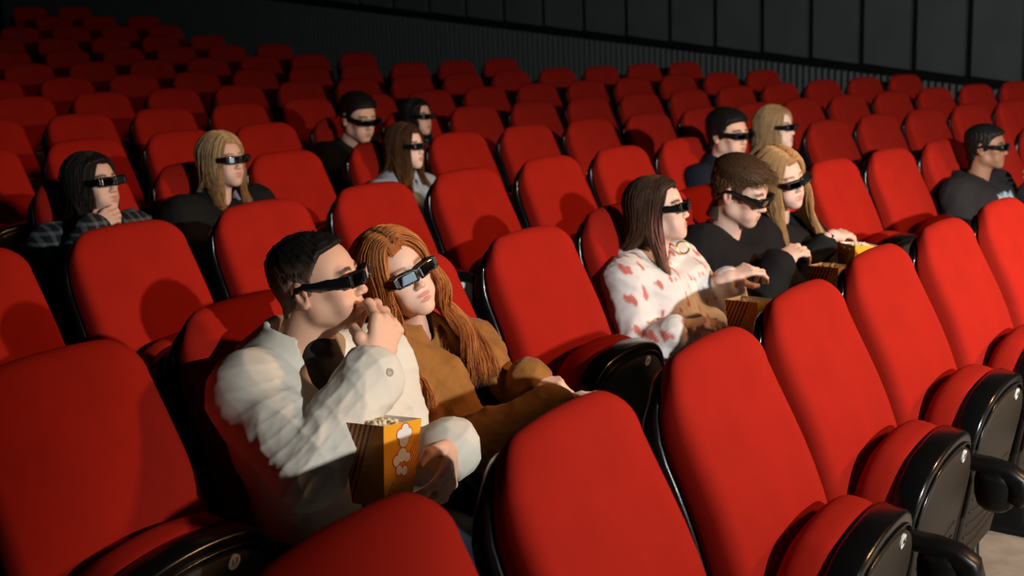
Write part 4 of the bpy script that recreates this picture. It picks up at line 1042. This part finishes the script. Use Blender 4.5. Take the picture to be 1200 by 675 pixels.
def make_letters():
    cu = bpy.data.curves.new('t', 'FONT'); cu.body = 'POPCORN'; cu.size = .020; cu.align_x = 'CENTER'; cu.align_y = 'CENTER'; cu.extrude = .0001; cu.space_character = 1.15
    o = bpy.data.objects.new('t', cu); COL.objects.link(o); bpy.context.view_layer.update()
    me = bpy.data.meshes.new_from_object(o.evaluated_get(bpy.context.evaluated_depsgraph_get())); bpy.data.objects.remove(o); bpy.data.curves.remove(cu)
    ang = math.radians(52); c, s_ = math.cos(ang), math.sin(ang)
    for v in me.vertices:
        x, y = v.co.x * c - v.co.y * s_, v.co.x * s_ + v.co.y * c
        t = .56 + y / HH; w = BH + (TH - BH) * t; v.co = Vector((-w - .0005 - v.co.z, -(x + .008), t * HH))
    me.materials.clear(); me.materials.append(M_yel); return me
ME_let = make_letters()
def popcorn_mesh(seed, n, level, half):
    r = random.Random(seed); bm = bmesh.new()
    for k in range(n):
        x, y = r.uniform(-half, half), r.uniform(-half, half); z = level + .012 * (1 - (x * x + y * y) / half ** 2) + r.uniform(-.006, .006)
        for q in range(5):
            o = Vector((r.gauss(0, 1), r.gauss(0, 1), r.gauss(0, 1))).normalized() * .0042
            g = bmesh.ops.create_icosphere(bm, subdivisions=1, radius=r.uniform(.0034, .0056)); bmesh.ops.translate(bm, vec=Vector((x, y, z)) + o, verts=g['verts'])
    me = bpy.data.meshes.new('popcorn'); bm.to_mesh(me); bm.free(); me.polygons.foreach_set('use_smooth', [True] * len(me.polygons)); me.materials.append(M_pop); return me
def popcorn_box(key, pos, rz, tilt, label, plabel, level=.135, seed=1, n=120, prints=True, sc=1.0):
    W = PEOPLE[key]['W'] @ Matrix.Translation(pos) @ Matrix.Rotation(math.radians(rz), 4, 'Z') @ Matrix.Rotation(math.radians(tilt[0]), 4, 'X') @ Matrix.Rotation(math.radians(tilt[1]), 4, 'Y') @ Matrix.Scale(sc, 4) @ Matrix.Translation((0, 0, -HH / 2))
    b = link('popcorn_box', ME_carton); b.matrix_world = W; tag(b, label, 'popcorn box', 'striped popcorn boxes')
    if prints:
        link('print_outline', ME_pr, b); link('popcorn_print', ME_pw, b)
    link('lettering', ME_let, b)
    p = link('popcorn', popcorn_mesh(seed, n, level, BH + (TH - BH) * level / HH - .007)); p.matrix_world = W
    tag(p, plabel, 'popcorn', kind='stuff'); return b
popcorn_box('man', (-.192, -.508, .818), -2, (-4, 8), 'orange striped popcorn box held by the man in the cream jacket', 'popcorn heaped in the box held by the man in cream', .140, 1, 170, sc=.98)
popcorn_box('hoodie', (-.010, -.47, .705), 0, (0, 4), 'striped popcorn box in the lap of the white hoodie', 'popcorn in the box on the lap of the white hoodie', .140, 2, 110, prints=False)
popcorn_box('guy', (.02, -.49, .722), 0, (0, 4), 'striped popcorn box held in front of the man in black', 'popcorn in the box the man in black reaches into', .145, 3, 110, prints=False)
popcorn_box('blonde', (-.215, -.46, .750), -30, (0, 6), 'yellow popcorn box under the hand of the blonde woman with a watch', 'popcorn in the yellow box of the blonde woman', .145, 4, 110, prints=False)
# wrist watch of the blonde woman
def at(key, p): return PEOPLE[key]['W'] @ Vector(p)
def watch(key):
    c = PEOPLE[key]; wr, el = Vector(c['wrR']), Vector(c['elR']); u = (wr - el).normalized(); p = wr - u * .022; up = Vector((-.1, -.5, .9)); up = (up - u * up.dot(u)).normalized(); sd = u.cross(up)
    mb = MB(); n = 24; rings = []
    for w_, r in ((-.010, .0285), (-.010, .032), (.010, .032), (.010, .0285)):
        rings.append([tuple(p + u * w_ + up * math.cos(a) * r * .86 + sd * math.sin(a) * r) for a in [2 * PI * k / n for k in range(n)]])
    mb.loft(rings + [rings[0]], cap=False)
    o = mb.build('wrist_watch', M_blk2); o.matrix_world = c['W']; tag(o, 'black smart watch on the wrist of the blonde woman', 'watch')
    d = MB(); R = Matrix((sd, u, up)).transposed(); d.box(p + up * .031, (.034, .036, .009), R=R); q = d.build('watch_case', M_lens, o, smooth=False, bevel=.003)
    s = MB(); s.box(p + up * .0358, (.022, .024, .0006), R=R); s.build('watch_dial', mat('watch_face', (.05, .07, .08), .3), o, smooth=False)
watch('blonde')
# cuff button of the cream jacket
c = PEOPLE['man']; wr, el = Vector(c['wrR']), Vector(c['elR']); u = (wr - el).normalized(); nrm = Vector((-.45, -.9, .1)); nrm = (nrm - u * nrm.dot(u)).normalized()
mb = MB(); sd = u.cross(nrm); p = wr - u * .022 + nrm * .0655
mb.loft([[tuple(p + nrm * z + (u * math.cos(a) + sd * math.sin(a)) * r) for a in [2 * PI * k / 20 for k in range(20)]] for r, z in ((.0075, -.006), (.0085, .0), (.0080, .002), (.006, .0022), (.0055, .0014), (.002, .0012))])
mb.build('cuff_button', M_btn, c['body'])
# necklace of the red-haired woman
c = PEOPLE['red']; nb = Vector(c['nb']); mb = MB(); pts = []
for k in range(25):
    a = PI * (k / 24); pts.append(nb + Vector((-.075 * math.cos(a), -.095 - .035 * math.sin(a), -.03 - .085 * math.sin(a))))
mb.tube(pts, .0014, 5); o = mb.build('necklace', M_silver); o.matrix_world = c['W']; tag(o, 'silver necklace with charms on the black top of the red-haired woman', 'necklace')
for k, (i_, dz, r) in enumerate(((10, -.012, .0065), (12, -.020, .0080), (14, -.013, .0065), (16, -.008, .005))):
    m = MB(); p = pts[i_] + Vector((0, -.006, dz)); m.loft([[tuple(p + Vector((math.cos(a) * r, z, math.sin(a) * r))) for a in [2 * PI * q / 12 for q in range(12)]] for z in (-.001, .001)])
    m.build('charm', M_silver, o)
# hoop earring and choker of the white hoodie, stud of the blonde
def torus(mb, c, R, r, ax1, ax2, n=28):
    ax1, ax2 = Vector(ax1), Vector(ax2); nn = ax1.cross(ax2); rings = []
    for k in range(n + 1):
        a = 2 * PI * k / n; e = ax1 * math.cos(a) + ax2 * math.sin(a); rings.append([tuple(Vector(c) + e * (R + r * math.cos(b)) + nn * r * math.sin(b)) for b in [2 * PI * q / 8 for q in range(8)]])
    mb.loft(rings, cap=False)
c = PEOPLE['hoodie']; mb = MB(); torus(mb, Vector(c['nb']) + Vector((.01, -.003, .060)), .056, .008, (1, 0, .12), (0, 1, -.3))
o = mb.build('choker', M_blk2); o.matrix_world = c['W']; tag(o, 'black choker around the neck of the woman in the white hoodie', 'choker')
mb = MB(); torus(mb, Vector(c['nb']) + Vector((.055, -.085, .035)), .020, .0032, (.6, -.8, 0), (0, .2, 1)); o = mb.build('hoop_pendant', M_gold); o.matrix_world = c['W']; tag(o, 'gold hoop hanging at the neckline of the white hoodie', 'pendant')
c = PEOPLE['bob']; mb = MB(); torus(mb, (-.082, .005, -.045), .011, .0022, (0, 1, 0), (0, 0, 1)); o = mb.build('hoop_earring', M_gold); o.matrix_world = c['HM']; tag(o, 'small gold hoop earring worn by the blonde woman in black', 'earring')
